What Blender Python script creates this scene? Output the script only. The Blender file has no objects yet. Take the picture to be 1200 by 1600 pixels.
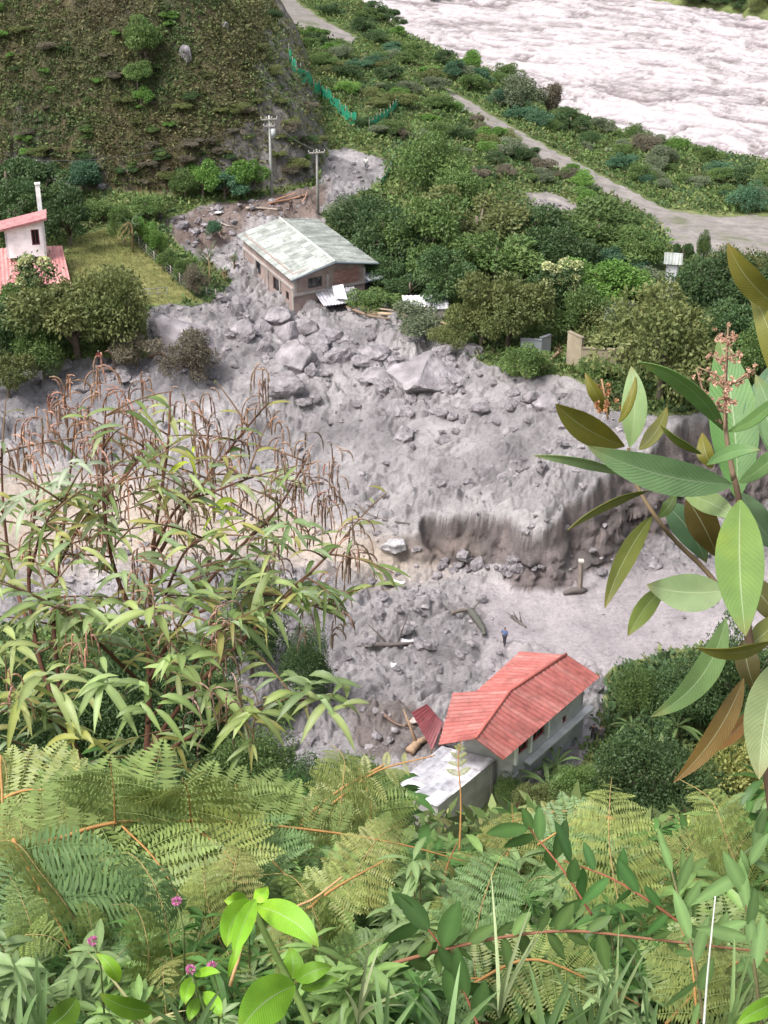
import bpy, math, random
import numpy as np
from mathutils import Vector, Matrix, noise as mnoise
R = math.radians
rng = np.random.default_rng(7)
random.seed(7)
SC = bpy.context.scene
COL = SC.collection

# ------------------------------------------------------------------ camera, light, exposure
CAMZ = 65.0
PITCH = R(30)
cam_d = bpy.data.cameras.new('camera'); cam = bpy.data.objects.new('camera', cam_d); COL.objects.link(cam)
cam.location = (0, 0, CAMZ); cam.rotation_euler = (R(90) - PITCH, 0, 0)
cam_d.sensor_fit = 'VERTICAL'; cam_d.angle = R(36); cam_d.clip_start = 0.05; cam_d.clip_end = 9000
SC.camera = cam
SUN_EL, SUN_AZ = 58.0, 238.0          # veiled sun, high on the left
world = bpy.data.worlds.new('World'); SC.world = world; world.use_nodes = True
wn = world.node_tree.nodes; wl = world.node_tree.links
sky = wn.new('ShaderNodeTexSky'); sky.sky_type = 'NISHITA'; sky.sun_disc = False
sky.sun_elevation = R(SUN_EL); sky.sun_rotation = R(SUN_AZ); sky.air_density = 1.0; sky.dust_density = 4.0; sky.ozone_density = 1.0
hs = wn.new('ShaderNodeHueSaturation'); hs.inputs['Saturation'].default_value = 0.35
wl.new(sky.outputs[0], hs.inputs['Color'])
wl.new(hs.outputs[0], wn['Background'].inputs[0]); wn['Background'].inputs[1].default_value = 0.15
sl = bpy.data.lights.new('sun', 'SUN'); sun = bpy.data.objects.new('sun', sl); COL.objects.link(sun)
sl.energy = 1.7; sl.angle = R(16); sl.color = (1.0, 0.965, 0.92)
az, el = R(SUN_AZ), R(SUN_EL)
sdir = Vector((math.sin(az) * math.cos(el), math.cos(az) * math.cos(el), math.sin(el)))
sun.rotation_euler = sdir.to_track_quat('Z', 'Y').to_euler()
SC.view_settings.view_transform = 'Standard'; SC.view_settings.look = 'None'
SC.view_settings.exposure = 0.93; SC.view_settings.gamma = 1.0

# ------------------------------------------------------------------ view geometry (pixels of the 1200x1600 photograph)
FPX = 800 / math.tan(R(18))
FW = np.array([0, math.cos(PITCH), -math.sin(PITCH)]); UP = np.array([0, math.sin(PITCH), math.cos(PITCH)]); RT = np.array([1., 0, 0])
C0 = np.array([0, 0, CAMZ])
def ray(u, v): return FW + (u - 600) / FPX * RT + (800 - v) / FPX * UP
def C(u, v, d): return C0 + ray(u, v) * d              # point at depth d
def PZ(u, v, z):                                        # point on the level z
    r = ray(u, v); return C0 + r * ((z - CAMZ) / r[2])
def proj(x, y, z):
    dz = z - CAMZ
    dep = y * FW[1] + dz * FW[2]; dep = np.where(np.abs(dep) < 1e-3, 1e-3, dep)
    u = 600 + FPX * x / dep; v = 800 - FPX * (y * UP[1] + dz * UP[2]) / dep
    return u, v, dep

# ------------------------------------------------------------------ noise
_perm = np.random.default_rng(3).permutation(4096)
_gr = np.random.default_rng(4).uniform(0, 2 * np.pi, 4096)
_gx, _gy = np.cos(_gr), np.sin(_gr)
def pn(x, y):
    xi = np.floor(x).astype(np.int64); yi = np.floor(y).astype(np.int64); xf = x - xi; yf = y - yi
    def g(i, j):
        h = _perm[(_perm[(xi + i) & 4095] + yi + j) & 4095]
        return _gx[h] * (xf - i) + _gy[h] * (yf - j)
    sx = xf * xf * xf * (xf * (xf * 6 - 15) + 10); sy = yf * yf * yf * (yf * (yf * 6 - 15) + 10)
    a = g(0, 0) + sx * (g(1, 0) - g(0, 0)); b = g(0, 1) + sx * (g(1, 1) - g(0, 1))
    return (a + sy * (b - a)) * 1.5
def fbm(x, y, o=4, s=0.):
    t = 0; a = 1.; n = 0
    for i in range(o):
        t = t + a * pn(x * 2 ** i + s + 17.3 * i, y * 2 ** i - s + 9.1 * i); n += a; a *= .5
    return t / n
def ridged(x, y, o=4, s=0.):
    t = 0; a = 1.; n = 0
    for i in range(o):
        t = t + a * (1 - 2 * np.abs(pn(x * 2 ** i + s + 7.7 * i, y * 2 ** i + s * 1.7))); n += a; a *= .5
    return t / n
def sstep(a, b, x):
    t = np.clip((x - a) / (b - a), 0, 1); return t * t * (3 - 2 * t)
def sdf_poly(x, y, poly):                               # positive inside
    d = np.full(np.shape(x), 1e12); ins = np.zeros(np.shape(x), bool)
    n = len(poly)
    for i in range(n):
        ax, ay = poly[i]; bx, by = poly[(i + 1) % n]
        ex, ey = bx - ax, by - ay; wx, wy = x - ax, y - ay
        t = np.clip((wx * ex + wy * ey) / (ex * ex + ey * ey + 1e-12), 0, 1)
        d = np.minimum(d, (wx - ex * t) ** 2 + (wy - ey * t) ** 2)
        if ay != by:
            c = ((ay > y) != (by > y)) & (x < (bx - ax) * (y - ay) / (by - ay) + ax)
            ins ^= c
    d = np.sqrt(d)
    return np.where(ins, d, -d)

# ------------------------------------------------------------------ terrain height
class TPS:
    def __init__(s, pts, reg=.02):
        P = np.array([[*PZ(u, v, z)[:2], z] for u, v, z in pts]); s.X = P[:, :2] / 50.; n = len(P)
        d2 = ((s.X[:, None] - s.X[None]) ** 2).sum(-1); K = .5 * d2 * np.log(d2 + 1e-12) + reg * np.eye(n)
        Q = np.hstack([np.ones((n, 1)), s.X]); A = np.block([[K, Q], [Q.T, np.zeros((3, 3))]])
        s.w = np.linalg.solve(A, np.concatenate([P[:, 2], np.zeros(3)]))
    def __call__(s, x, y):
        x = np.asarray(x, float) / 50.; y = np.asarray(y, float) / 50.; o = s.w[-3] + s.w[-2] * x + s.w[-1] * y
        for (a, b), w in zip(s.X, s.w):
            d2 = (x - a) ** 2 + (y - b) ** 2; o = o + w * .5 * d2 * np.log(d2 + 1e-12)
        return o
U_PTS = [(700, 780, 3.6), (900, 740, 6), (1010, 690, 7.6), (1150, 610, 8), (600, 650, 5), (800, 620, 7), (460, 600, 5.2), (950, 600, 7.8),
         (200, 640, 3.6), (0, 640, 3), (300, 740, 1.2), (100, 760, .8), (450, 820, .8), (550, 800, 1.8), (0, 900, 0), (300, 900, 0), (500, 880, 0.2),
         (110, 380, 8), (200, 370, 8), (300, 460, 7.4), (230, 475, 7.4), (40, 440, 8), (460, 487, 4.3), (385, 430, 5.2), (560, 460, 5.4), (420, 470, 4.6),
         (450, 320, 7), (350, 330, 7.3), (540, 262, 7.5), (150, 310, 8), (0, 310, 9), (650, 400, 6), (850, 450, 6.5), (1000, 520, 7.5), (1100, 450, 7),
         (1200, 520, 8), (720, 155, 3), (840, 228, 1.5), (950, 290, 1), (1060, 340, 1), (1200, 370, 1.5), (560, 120, 6), (600, 200, 7), (480, 30, 6),
         (650, 60, 1), (640, 250, 6.5), (750, 250, 4.5), (850, 320, 4), (450, 60, 7.5), (700, 95, -4), (870, 165, -5), (1050, 232, -5), (1200, 255, -5),
         (560, -20, -4), (1200, 20, -5), (1050, -30, -4), (0, 1100, 0), (1300, 700, 8), (-100, 700, 3), (800, 560, 6.5), (700, 520, 6)]
Uf = TPS(U_PTS)
RIM = [(520, 842, 1.2), (600, 838, 1.8), (650, 830, 2.4), (665, 806, 3.0), (720, 800, 3.4), (775, 805, 3.8), (815, 828, 4.2), (850, 822, 4.5),
       (880, 792, 5.0), (925, 768, 5.8), (960, 722, 6.6), (1010, 690, 7.6), (1080, 650, 8), (1200, 630, 8), (1500, 620, 8)]
_rim = [tuple(PZ(*p)[:2]) for p in RIM]
UP_POLY = _rim + [(400, 200), (400, 900), (-500, 900), (-500, 100), (-60, 108), (-20, 105)]
RIV_PX = [(520, -60), (555, -5), (600, 32), (690, 92), (800, 128), (870, 163), (940, 198), (1050, 228), (1200, 248), (1700, 330), (2400, 420)]
RIV_FAR = [(2600, 110), (1700, 90), (1200, 36), (1010, 0), (700, -60)]
RIVZ = -7.0
RIV_POLY = [tuple(PZ(u, v, RIVZ)[:2]) for u, v in RIV_PX] + [tuple(PZ(u, v, RIVZ)[:2]) for u, v in RIV_FAR]
HILL_POLY = [tuple(PZ(u, v, 7.5)[:2]) for u, v in [(-500, 320), (-200, 310), (0, 303), (100, 308), (200, 312), (300, 312), (380, 306), (430, 298), (475, 288), (505, 270), (514, 252)]] + \
            [(-8.3, 204), (-12, 240), (-30, 320), (-60, 420), (-400, 500), (-500, 250)]
MUD_PX = [(-300, 590), (0, 590), (120, 560), (230, 560), (232, 482), (330, 474), (362, 440), (325, 410), (275, 385), (258, 345), (330, 318), (400, 312), (470, 298),
          (498, 290), (512, 236), (548, 230), (600, 250), (600, 280), (575, 296), (530, 320), (500, 335), (560, 430), (610, 480), (720, 525), (735, 560), (800, 590), (900, 590),
          (960, 640), (1030, 650), (1500, 610), (1500, 1010), (1060, 1012), (950, 1050), (935, 1150), (860, 1260), (600, 1200), (480, 1230), (400, 1230), (370, 1080), (300, 990), (-300, 960)]
LAWN_PX = [(95, 392), (120, 372), (180, 352), (206, 376), (255, 420), (312, 470), (226, 478), (90, 430)]
ROAD_PX = [(694, 135), (722, 152), (840, 222), (960, 285), (1040, 326), (1110, 338), (1500, 335), (1500, 420), (1200, 402), (1100, 402), (1050, 385), (1020, 340), (945, 300), (820, 238), (712, 162)]
PATH_PX = [(380, -60), (430, -20), (500, 28), (556, 58), (548, 68), (490, 50), (440, 30), (350, -30)]
BAR_PX = [(815, 300), (862, 300), (902, 318), (905, 335), (870, 345), (835, 325)]
def rimdist(x, y):
    return sdf_poly(x, y, UP_POLY)
def near_slope(y):
    return np.where(y < 1, 63.42 + .22 * (1 - y), np.where(y < 6, 64.35 - .93 * y, np.maximum(58.77 - 1.14 * (y - 6), -60)))
def Zbase(x, y):
    u = np.clip(Uf(x, y), -9, 12)
    far = sstep(330, 420, y) ; u = u * (1 - far) + far * (-4)
    s = rimdist(x, y) + 1.4 * fbm(x * .22, y * .22, 3, 5.) + .55 * ridged(x * .38, y * .38, 2, 51.) - .2
    L = .25 * fbm(x * .06, y * .06, 2, 2.)
    w = .9 + .42 * np.clip(u, 0, 8)
    k = np.clip((s + w) / w, 0, 1); k = np.where(s < 0, k, 1.0)
    k = np.where(s < 0, np.minimum(.80 * np.clip((s + w) / w, 0, 1) ** 1.5 + .20 * sstep(-.5, 0, s), 1), k)
    z = L + (u - L) * k
    return z, s, k
def hill_h(x, y):
    d = sdf_poly(x, y, HILL_POLY) + .8 * fbm(x * .15, y * .15, 3, 11.)
    h = np.where(d < 0, 0, np.where(d < 3.2, 1.75 * d, 5.6 + 1.12 * (d - 3.2)))
    h = np.where(d > 30, 35.6 + .7 * (d - 30), h)
    return h, d
def Zfull(x, y):
    x = np.asarray(x, float); y = np.asarray(y, float)
    z, s, k = Zbase(x, y)
    u_, v_, _ = proj(x, y, z)
    m = sdf_poly(u_, v_, MUD_PX) + 7 * fbm(x * .4, y * .4, 3, 9.)
    mud = sstep(-4, 12, m) * (y > 60)
    lawn = sdf_poly(u_, v_, LAWN_PX); road = np.maximum(sdf_poly(u_, v_, ROAD_PX), sdf_poly(u_, v_, PATH_PX))
    face = (s < -.1) & (k > .03)
    # mud relief, calmer on the lower flat by the red house
    calm = 1 - .82 * sstep(0, 25, sdf_poly(u_, v_, [(740, 900), (880, 890), (1100, 880), (1500, 860), (1500, 1060), (950, 1060), (800, 1020), (750, 1080)]))
    calm *= 1 - .86 * sstep(-10, 30, sdf_poly(u_, v_, [(-100, 710), (300, 720), (600, 800), (620, 880), (450, 900), (-100, 900)]))
    wx = x + 1.2 * pn(x * .3, y * .3 + 9); wy = y + 1.2 * pn(x * .3 + 5, y * .3)
    q1 = wx * .92 + wy * .38; q2 = wy * .92 - wx * .38
    q1 = q1 + .5 * pn(x, y); q2 = q2 + .4 * pn(x + 7, y)
    amp = .55 + .75 * sstep(-.3, .35, fbm(x * .07, y * .09, 2, 91.))
    rough = .7 * ridged(q1 * .08, q2 * .16, 2, 1.) + amp * (1.5 * np.abs(pn(q1 * .24, q2 * .46)) + .95 * np.abs(pn(q1 * .55 + 9, q2 * .95)) + .55 * np.abs(pn(q1 * 1.2 + 3, q2 * 2.0)) + .28 * np.abs(pn(x * 2.6, y * 3.6 + 4))) + .15 * fbm(x * .9, y * 1.6, 4, 8.) - .95
    lumps = .35 * np.clip(pn(x * .45 + 40, y * .6), 0, 1) ** 1.5
    fmk = sstep(.9, -.2, s) * sstep(0, .12, k) * sstep(1., 2.5, np.clip(Uf(x, y), 0, 9)); calm = calm * (1 - .74 * fmk)
    z = z + mud * calm * (rough * .8 + lumps) + mud * (1 - calm) * .05 * fbm(x * 1.6, y * 1.6, 3, 2.)
    z = z + np.where(face, .3 * fbm(x * .5, y * .6, 3, 21.), 0)
    gr = (1 - mud) * (1 - sstep(-6, 3, lawn)) * (1 - sstep(-4, 2, road))
    z = z + gr * (.35 * fbm(x * .12, y * .12, 3, 30.) + .18 * fbm(x * .8, y * .8, 2, 31.))
    # river bed
    rd = sdf_poly(x, y, RIV_POLY) + 2.0 * fbm(x * .12, y * .12, 3, 14.)
    z = z * (1 - sstep(-5, 1.0, rd)) + (RIVZ - .9) * sstep(-5, 1.0, rd)
    h, hd = hill_h(x, y)
    hx = .9 * ridged(x * .3, y * .3, 4, 3.) * sstep(-.5, 1.5, hd) * (1 - .6 * sstep(3, 8, hd)) + .5 * fbm(x * .5, y * .5, 3, 1.) * sstep(0, 4, hd)
    z = z + h + hx
    ns = near_slope(y) + (.25 * fbm(x * .4, y * .4, 3, 60.)) * sstep(6, 14, y)
    # the foot of the near slope eases into the flat
    z = np.where(y > 120, z, np.logaddexp(z * 1.2, np.clip(ns, -60, 80) * 1.2) / 1.2)
    return z, dict(s=s, k=k, m=m, lawn=lawn, road=road, hd=hd, rd=rd, u=u_, v=v_, ns=ns, face=face)
def Z(x, y): return Zfull(np.atleast_1d(x), np.atleast_1d(y))[0]
_T = np.arange(40, 420, .6)
def G(u, v):                                            # where the pixel's ray meets the ground
    r = ray(u, v); P = C0 + np.outer(_T, r); below = P[:, 2] < Z(P[:, 0], P[:, 1])
    i = int(np.argmax(below)) if below.any() else len(_T) - 1
    t = np.linspace(_T[max(i - 1, 0)], _T[i], 14); P = C0 + np.outer(t, r); b = P[:, 2] < Z(P[:, 0], P[:, 1])
    return P[int(np.argmax(b))] if b.any() else P[-1]
def ppm(p):                                             # photograph pixels per metre at a point
    return FPX / float((np.asarray(p) - C0) @ FW)

# ------------------------------------------------------------------ mesh building
class MB:
    def __init__(s): s.V = []; s.Q = []; s.T = []; s.C = []; s.n = 0; s.qm = []; s.tm = []; s.UV = []; s.hasuv = False
    def add(s, V, Q=None, T=None, col=(.5, .5, .5), m=0, uv=None):
        V = np.asarray(V, float).reshape(-1, 3); k = len(V); s.V.append(V)
        c = np.asarray(col, float)
        s.C.append(np.broadcast_to(c, (k, 3)) if c.ndim == 1 else c)
        if uv is not None: s.hasuv = True; s.UV.append(np.asarray(uv, float))
        else: s.UV.append(np.zeros((k, 2)))
        if Q is not None and len(Q): q = np.asarray(Q, np.int64).reshape(-1, 4) + s.n; s.Q.append(q); s.qm.append(np.full(len(q), m))
        if T is not None and len(T): t = np.asarray(T, np.int64).reshape(-1, 3) + s.n; s.T.append(t); s.tm.append(np.full(len(t), m))
        s.n += k; return s
    def mesh(s, name, mats, smooth=True):
        V = np.concatenate(s.V).astype(np.float32); Cc = np.concatenate(s.C)
        Q = np.concatenate(s.Q) if s.Q else np.zeros((0, 4), int); T = np.concatenate(s.T) if s.T else np.zeros((0, 3), int)
        me = bpy.data.meshes.new(name); me.vertices.add(len(V)); me.vertices.foreach_set('co', V.ravel())
        li = np.concatenate([Q.ravel(), T.ravel()]).astype(np.int32); me.loops.add(len(li)); me.loops.foreach_set('vertex_index', li)
        npoly = len(Q) + len(T); me.polygons.add(npoly)
        tot = np.concatenate([np.full(len(Q), 4), np.full(len(T), 3)]).astype(np.int32)
        st = np.concatenate([[0], np.cumsum(tot)[:-1]]).astype(np.int32)
        me.polygons.foreach_set('loop_start', st)
        try: me.polygons.foreach_set('loop_total', tot)
        except Exception: pass
        mi = np.concatenate([*(s.qm or [np.zeros(0)]), *(s.tm or [np.zeros(0)])]).astype(np.int32)
        me.polygons.foreach_set('material_index', mi)
        me.polygons.foreach_set('use_smooth', np.full(npoly, bool(smooth)))
        a = me.attributes.new('col', 'FLOAT_COLOR', 'POINT')
        a.data.foreach_set('color', np.hstack([Cc, np.ones((len(Cc), 1))]).astype(np.float32).ravel())
        if s.hasuv:
            uvl = me.uv_layers.new(name='UVMap'); UV = np.concatenate(s.UV)
            uvl.data.foreach_set('uv', UV[li].astype(np.float32).ravel())
        for m in (mats if isinstance(mats, (list, tuple)) else [mats]): me.materials.append(m)
        me.update(calc_edges=True); me.validate(); return me
    def build(s, name, mats, parent=None, smooth=True):
        o = bpy.data.objects.new(name, s.mesh(name, mats, smooth)); COL.objects.link(o)
        if parent is not None: o.parent = parent
        return o
def tag(o, label=None, cat=None, group=None, kind=None):
    if label: o['label'] = label
    if cat: o['category'] = cat
    if group: o['group'] = group
    if kind: o['kind'] = kind
    return o
def empty(name, loc=(0, 0, 0), rz=0, label=None, cat=None, group=None):
    o = bpy.data.objects.new(name, None); COL.objects.link(o); o.location = [float(c) for c in loc]; o.rotation_euler = (0, 0, rz)
    o.empty_display_size = .2
    return tag(o, label, cat, group)
def copy_tree(o, parent=None):
    c = o.copy(); COL.objects.link(c); c.parent = parent
    for ch in list(o.children): copy_tree(ch, c)
    return c
def nrm(v): v = np.asarray(v, float); return v / (np.linalg.norm(v, axis=-1, keepdims=True) + 1e-12)
def box(mb, c, ax, ay, az, hx, hy, hz, col=(.5, .5, .5), m=0):
    c = np.asarray(c, float); ax, ay, az = nrm(ax) * hx, nrm(ay) * hy, nrm(az) * hz
    V = [c + sx * ax + sy * ay + sz * az for sz in (-1, 1) for sy in (-1, 1) for sx in (-1, 1)]
    mb.add(V, Q=[(0, 2, 3, 1), (4, 5, 7, 6), (0, 1, 5, 4), (2, 6, 7, 3), (0, 4, 6, 2), (1, 3, 7, 5)], col=col, m=m)
def tube(mb, pts, rad, col=(.5, .5, .5), m=0, n=6, jit=0, cap=True):
    P = np.asarray(pts, float); k = len(P); rad = np.broadcast_to(rad, (k,)) if np.ndim(rad) < 1 or len(np.atleast_1d(rad)) == 1 else np.asarray(rad)
    T = nrm(np.gradient(P, axis=0)); a = np.array([.13, .27, .95]); 
    if abs(T.mean(0)[2]) > .8: a = np.array([1., .1, 0])
    A = nrm(np.cross(T, a)); B = np.cross(T, A); th = np.arange(n) / n * 2 * np.pi
    V = P[:, None] + rad[:, None, None] * (np.cos(th)[None, :, None] * A[:, None] + np.sin(th)[None, :, None] * B[:, None])
    if jit: V = V * 1 + rng.normal(0, jit, V.shape)
    i = np.arange(k - 1)[:, None] * n; j = np.arange(n)[None]; j2 = (j + 1) % n
    Q = np.stack([i + j, i + j2, i + n + j2, i + n + j], -1).reshape(-1, 4)
    c = np.asarray(col, float)
    if c.ndim == 2: c = np.repeat(c, n, 0)
    Tt = []
    V = V.reshape(-1, 3)
    if cap and n >= 3:
        Tt = [(0, a_ + 1, a_) for a_ in range(1, n - 1)] + [((k - 1) * n, (k - 1) * n + a_, (k - 1) * n + a_ + 1) for a_ in range(1, n - 1)]
    mb.add(V, Q, Tt, c, m)
def bez(P, n):                                          # Catmull-Rom through P
    P = np.asarray(P, float); P = np.vstack([2 * P[0] - P[1], P, 2 * P[-1] - P[-2]]); out = []
    segs = len(P) - 3; t = np.linspace(0, segs, n)
    for tt in t:
        i = min(int(tt), segs - 1); f = tt - i; a, b, c, d = P[i:i + 4]
        out.append(.5 * (2 * b + (c - a) * f + (2 * a - 5 * b + 4 * c - d) * f * f + (3 * b - a - 3 * c + d) * f ** 3))
    return np.array(out)

# ------------------------------------------------------------------ materials
def newmat(name):
    m = bpy.data.materials.new(name); m.use_nodes = True; nt = m.node_tree; return m, nt, nt.nodes['Principled BSDF'], nt.nodes, nt.links
def N(nt, t, **kw):
    n = nt.nodes.new(t)
    for k, v in kw.items():
        if k in n.inputs: n.inputs[k].default_value = v
        else: setattr(n, k, v)
    return n
def noisy(nt, scale, detail=5, rough=.6, coord='Object', stretch=None):
    tc = nt.nodes.new('ShaderNodeTexCoord'); mp = nt.nodes.new('ShaderNodeMapping')
    nt.links.new(tc.outputs[coord], mp.inputs[0])
    if stretch: mp.inputs['Scale'].default_value = stretch
    n = nt.nodes.new('ShaderNodeTexNoise'); n.inputs['Scale'].default_value = scale; n.inputs['Detail'].default_value = detail; n.inputs['Roughness'].default_value = rough
    nt.links.new(mp.outputs[0], n.inputs['Vector']); return n
def ramp(nt, src, stops):
    r = nt.nodes.new('ShaderNodeValToRGB'); e = r.color_ramp.elements
    while len(e) < len(stops): e.new(.5)
    for el_, (p, c) in zip(e, stops): el_.position = p; el_.color = (*c, 1) if len(c) == 3 else c
    nt.links.new(src, r.inputs[0]); return r
def mixc(nt, fac, a, b, mode='MIX'):
    m = nt.nodes.new('ShaderNodeMix'); m.data_type = 'RGBA'; m.blend_type = mode
    for s, v in ((0, fac), (6, a), (7, b)):
        if isinstance(v, bpy.types.NodeSocket): nt.links.new(v, m.inputs[s])
        else: m.inputs[s].default_value = v if s == 0 else ((*v, 1) if len(v) == 3 else v)
    return m.outputs[2]
def bump(nt, src, bs, strength=.5, dist=.05):
    b = nt.nodes.new('ShaderNodeBump'); b.inputs['Strength'].default_value = strength; b.inputs['Distance'].default_value = dist
    nt.links.new(src, b.inputs['Height']); nt.links.new(b.outputs[0], bs.inputs['Normal']); return b
def g(v): return (v, v, v)
def attr_mat(name, rough=.8, nscale=3., namt=.3, bmp=.3, bdist=.02, transl=0., objvar=0., spec=.3):
    m, nt, bs, nn, L = newmat(name); a = N(nt, 'ShaderNodeAttribute', attribute_name='col')
    no = noisy(nt, nscale); r = ramp(nt, no.outputs[0], [(.25, g(1 - namt)), (.75, g(1 + namt))])
    c = mixc(nt, 1., a.outputs['Color'], r.outputs[0], 'MULTIPLY')
    if objvar:
        oi = nn.new('ShaderNodeObjectInfo'); h = nn.new('ShaderNodeHueSaturation')
        mr = N(nt, 'ShaderNodeMapRange'); mr.inputs[3].default_value = 1 - objvar; mr.inputs[4].default_value = 1 + objvar; L.new(oi.outputs['Random'], mr.inputs[0])
        L.new(mr.outputs[0], h.inputs['Value']); L.new(c, h.inputs['Color']); c = h.outputs[0]
    L.new(c, bs.inputs['Base Color']); bs.inputs['Roughness'].default_value = rough; bs.inputs['Specular IOR Level'].default_value = spec
    if bmp: bump(nt, no.outputs[0], bs, bmp, bdist)
    if transl:
        tr = nn.new('ShaderNodeBsdfTranslucent'); L.new(c, tr.inputs[0]); mx = nn.new('ShaderNodeMixShader'); mx.inputs[0].default_value = transl
        L.new(bs.outputs[0], mx.inputs[1]); L.new(tr.outputs[0], mx.inputs[2]); L.new(mx.outputs[0], nn['Material Output'].inputs[0])
    return m
M_LEAF = attr_mat('tree leaves', .55, .5, .12, 0, 0, .3, .18, .35)
M_NEAR = attr_mat('near leaves', .45, 30, .10, 0, 0, .35, .06, .4)
M_BARK = attr_mat('bark', .9, 8, .3, .5, .02)
M_COL = attr_mat('painted surfaces', .75, 1.2, .16, .15, .01)
M_CONC = attr_mat('weathered concrete', .9, .9, .3, .4, .02)
M_CLOTH = attr_mat('cloth', .9, 10, .1, 0)
M_COVER = attr_mat('ground plants', .65, .12, .22, 0, 0, .25, 0, .25)
# ------------------------------------------------------------------ terrain materials
def mud_material():
    m, nt, bs, nn, L = newmat('grey mud')
    a = N(nt, 'ShaderNodeAttribute', attribute_name='col')
    n1 = noisy(nt, .35, 8, .62); n2 = noisy(nt, 3.2, 8, .7); n3 = noisy(nt, 11, 6, .7)
    r1 = ramp(nt, n1.outputs[0], [(.3, g(.72)), (.5, g(1.)), (.7, g(1.18))])
    r2 = ramp(nt, n2.outputs[0], [(.3, g(.62)), (.45, g(.98)), (.75, g(1.2))])
    r3 = ramp(nt, n3.outputs[0], [(.3, g(.72)), (.5, g(1.)), (.72, g(1.15))])
    c = mixc(nt, 1., a.outputs['Color'], r1.outputs[0], 'MULTIPLY'); c = mixc(nt, 1., c, r2.outputs[0], 'MULTIPLY'); c = mixc(nt, 1., c, r3.outputs[0], 'MULTIPLY')
    L.new(c, bs.inputs['Base Color']); bs.inputs['Roughness'].default_value = .62; bs.inputs['Specular IOR Level'].default_value = .35
    ad = N(nt, 'ShaderNodeMath', operation='ADD'); L.new(n2.outputs[0], ad.inputs[0]); L.new(n3.outputs[0], ad.inputs[1])
    bump(nt, ad.outputs[0], bs, .9, .16); return m
M_MUD = mud_material()
M_SOIL = attr_mat('green ground', .95, .9, .35, .6, .1)
M_LAWN = attr_mat('lawn grass', .95, .6, .22, .5, .05)
M_ROAD = attr_mat('dirt', .95, .8, .2, .5, .05)
def rock_material():
    m, nt, bs, nn, L = newmat('cliff rock and scrub'); a = N(nt, 'ShaderNodeAttribute', attribute_name='col')
    n1 = noisy(nt, .8, 8, .7, stretch=(1, 1, .45)); n2 = noisy(nt, 4, 5, .6)
    r1 = ramp(nt, n1.outputs[0], [(.35, g(.35)), (.5, g(.95)), (.7, g(1.4))]); r2 = ramp(nt, n2.outputs[0], [(.3, g(.7)), (.7, g(1.25))])
    c = mixc(nt, 1., a.outputs['Color'], r1.outputs[0], 'MULTIPLY'); c = mixc(nt, 1., c, r2.outputs[0], 'MULTIPLY')
    L.new(c, bs.inputs['Base Color']); bs.inputs['Roughness'].default_value = .9; bump(nt, n1.outputs[0], bs, 1., .4); return m
M_ROCKHILL = rock_material()
def water_material():
    m, nt, bs, nn, L = newmat('white water'); a = N(nt, 'ShaderNodeAttribute', attribute_name='col')
    n2 = noisy(nt, .9, 8, .7)
    r2 = ramp(nt, n2.outputs[0], [(.3, g(.84)), (.5, g(1.)), (.7, g(1.08))])
    c = mixc(nt, 1., a.outputs['Color'], r2.outputs[0], 'MULTIPLY')
    L.new(c, bs.inputs['Base Color']); bs.inputs['Roughness'].default_value = .4; bump(nt, n2.outputs[0], bs, .35, .2); return m
M_WATER = water_material()

# ------------------------------------------------------------------ the ground, one sheet split by what covers it
DENS = 1.0
tt = np.concatenate([-np.geomspace(3.2, .275, 46), np.linspace(-.265, .265, int(760 * DENS)), np.geomspace(.275, 3.2, 46)])
ys = list(np.arange(-36, 0, 1.5)) + list(np.arange(0, 14, .3)) + list(np.arange(14, 64, 1.)); y_ = 64.
while y_ < 420: ys.append(y_); y_ += .00155 * y_ / DENS * (1 if y_ < 330 else 3)
while y_ < 5000: ys.append(y_); y_ *= 1.035
ys = np.array(ys); YY, TT = np.meshgrid(ys, tt, indexing='ij'); XX = (YY + 40) * TT
zz, info = Zfull(XX.ravel(), YY.ravel())
# mountains far off, all round the valley
xr, yr = XX.ravel(), YY.ravel()
rr = np.hypot(xr, yr - 150)
zz = zz + np.where(rr > 420, (rr - 420) * .45 * (1 + .5 * fbm(xr * .004, yr * .004, 4, 3.)) * sstep(420, 900, rr), 0) * (yr > 0)
nz = fbm(xr * .5, yr * .5, 3, 77.); nz2 = fbm(xr * .12, yr * .12, 3, 78.); nz3 = fbm(xr * 2, yr * 2, 2, 79.)
zone = np.zeros(len(zz), int)                            # 0 ground
zone[(sdf_poly(info['u'], info['v'], BAR_PX) + 6 * nz > 0) & (yr > 60)] = 3
zone[(info['road'] + 4 * nz > 0) & (yr > 60)] = 2
zone[(info['m'] + 5 * nz > 0) & (yr > 62) & (info['ns'] < zz - .3)] = 1
zone[(info['lawn'] + 2 * nz > 0) & (yr > 100)] = 4
zone[(info['hd'] > .15)] = 5
def mixv(a, b, t): t = np.clip(t, 0, 1)[:, None]; return np.asarray(a) * (1 - t) + np.asarray(b) * t
colr = mixv((.08, .12, .035), (.17, .19, .075), .5 + nz2 * 1.1)                       # green ground
colr = mixv(colr, (.14, .11, .07), np.clip(nz * 1.4 - .35, 0, .6))
U_, V_ = info['u'], info['v']
mudc = mixv((.225, .21, .215), (.41, .382, .388), .5 + 1.3 * nz2 + .3 * nz)
dark = sstep(.1, .5, nz3 * .6 + nz)
mudc = mixv(mudc, (.17, .15, .16), dark * .6)
def pz(poly, w=20): return sstep(-w, w, sdf_poly(U_, V_, poly) + 12 * nz)
flat = pz([(740, 905), (880, 895), (1100, 885), (1500, 870), (1500, 1060), (950, 1060), (800, 1020), (760, 1080)]); mudc = mixv(mudc, (.42, .37, .385), flat * .75)
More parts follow.
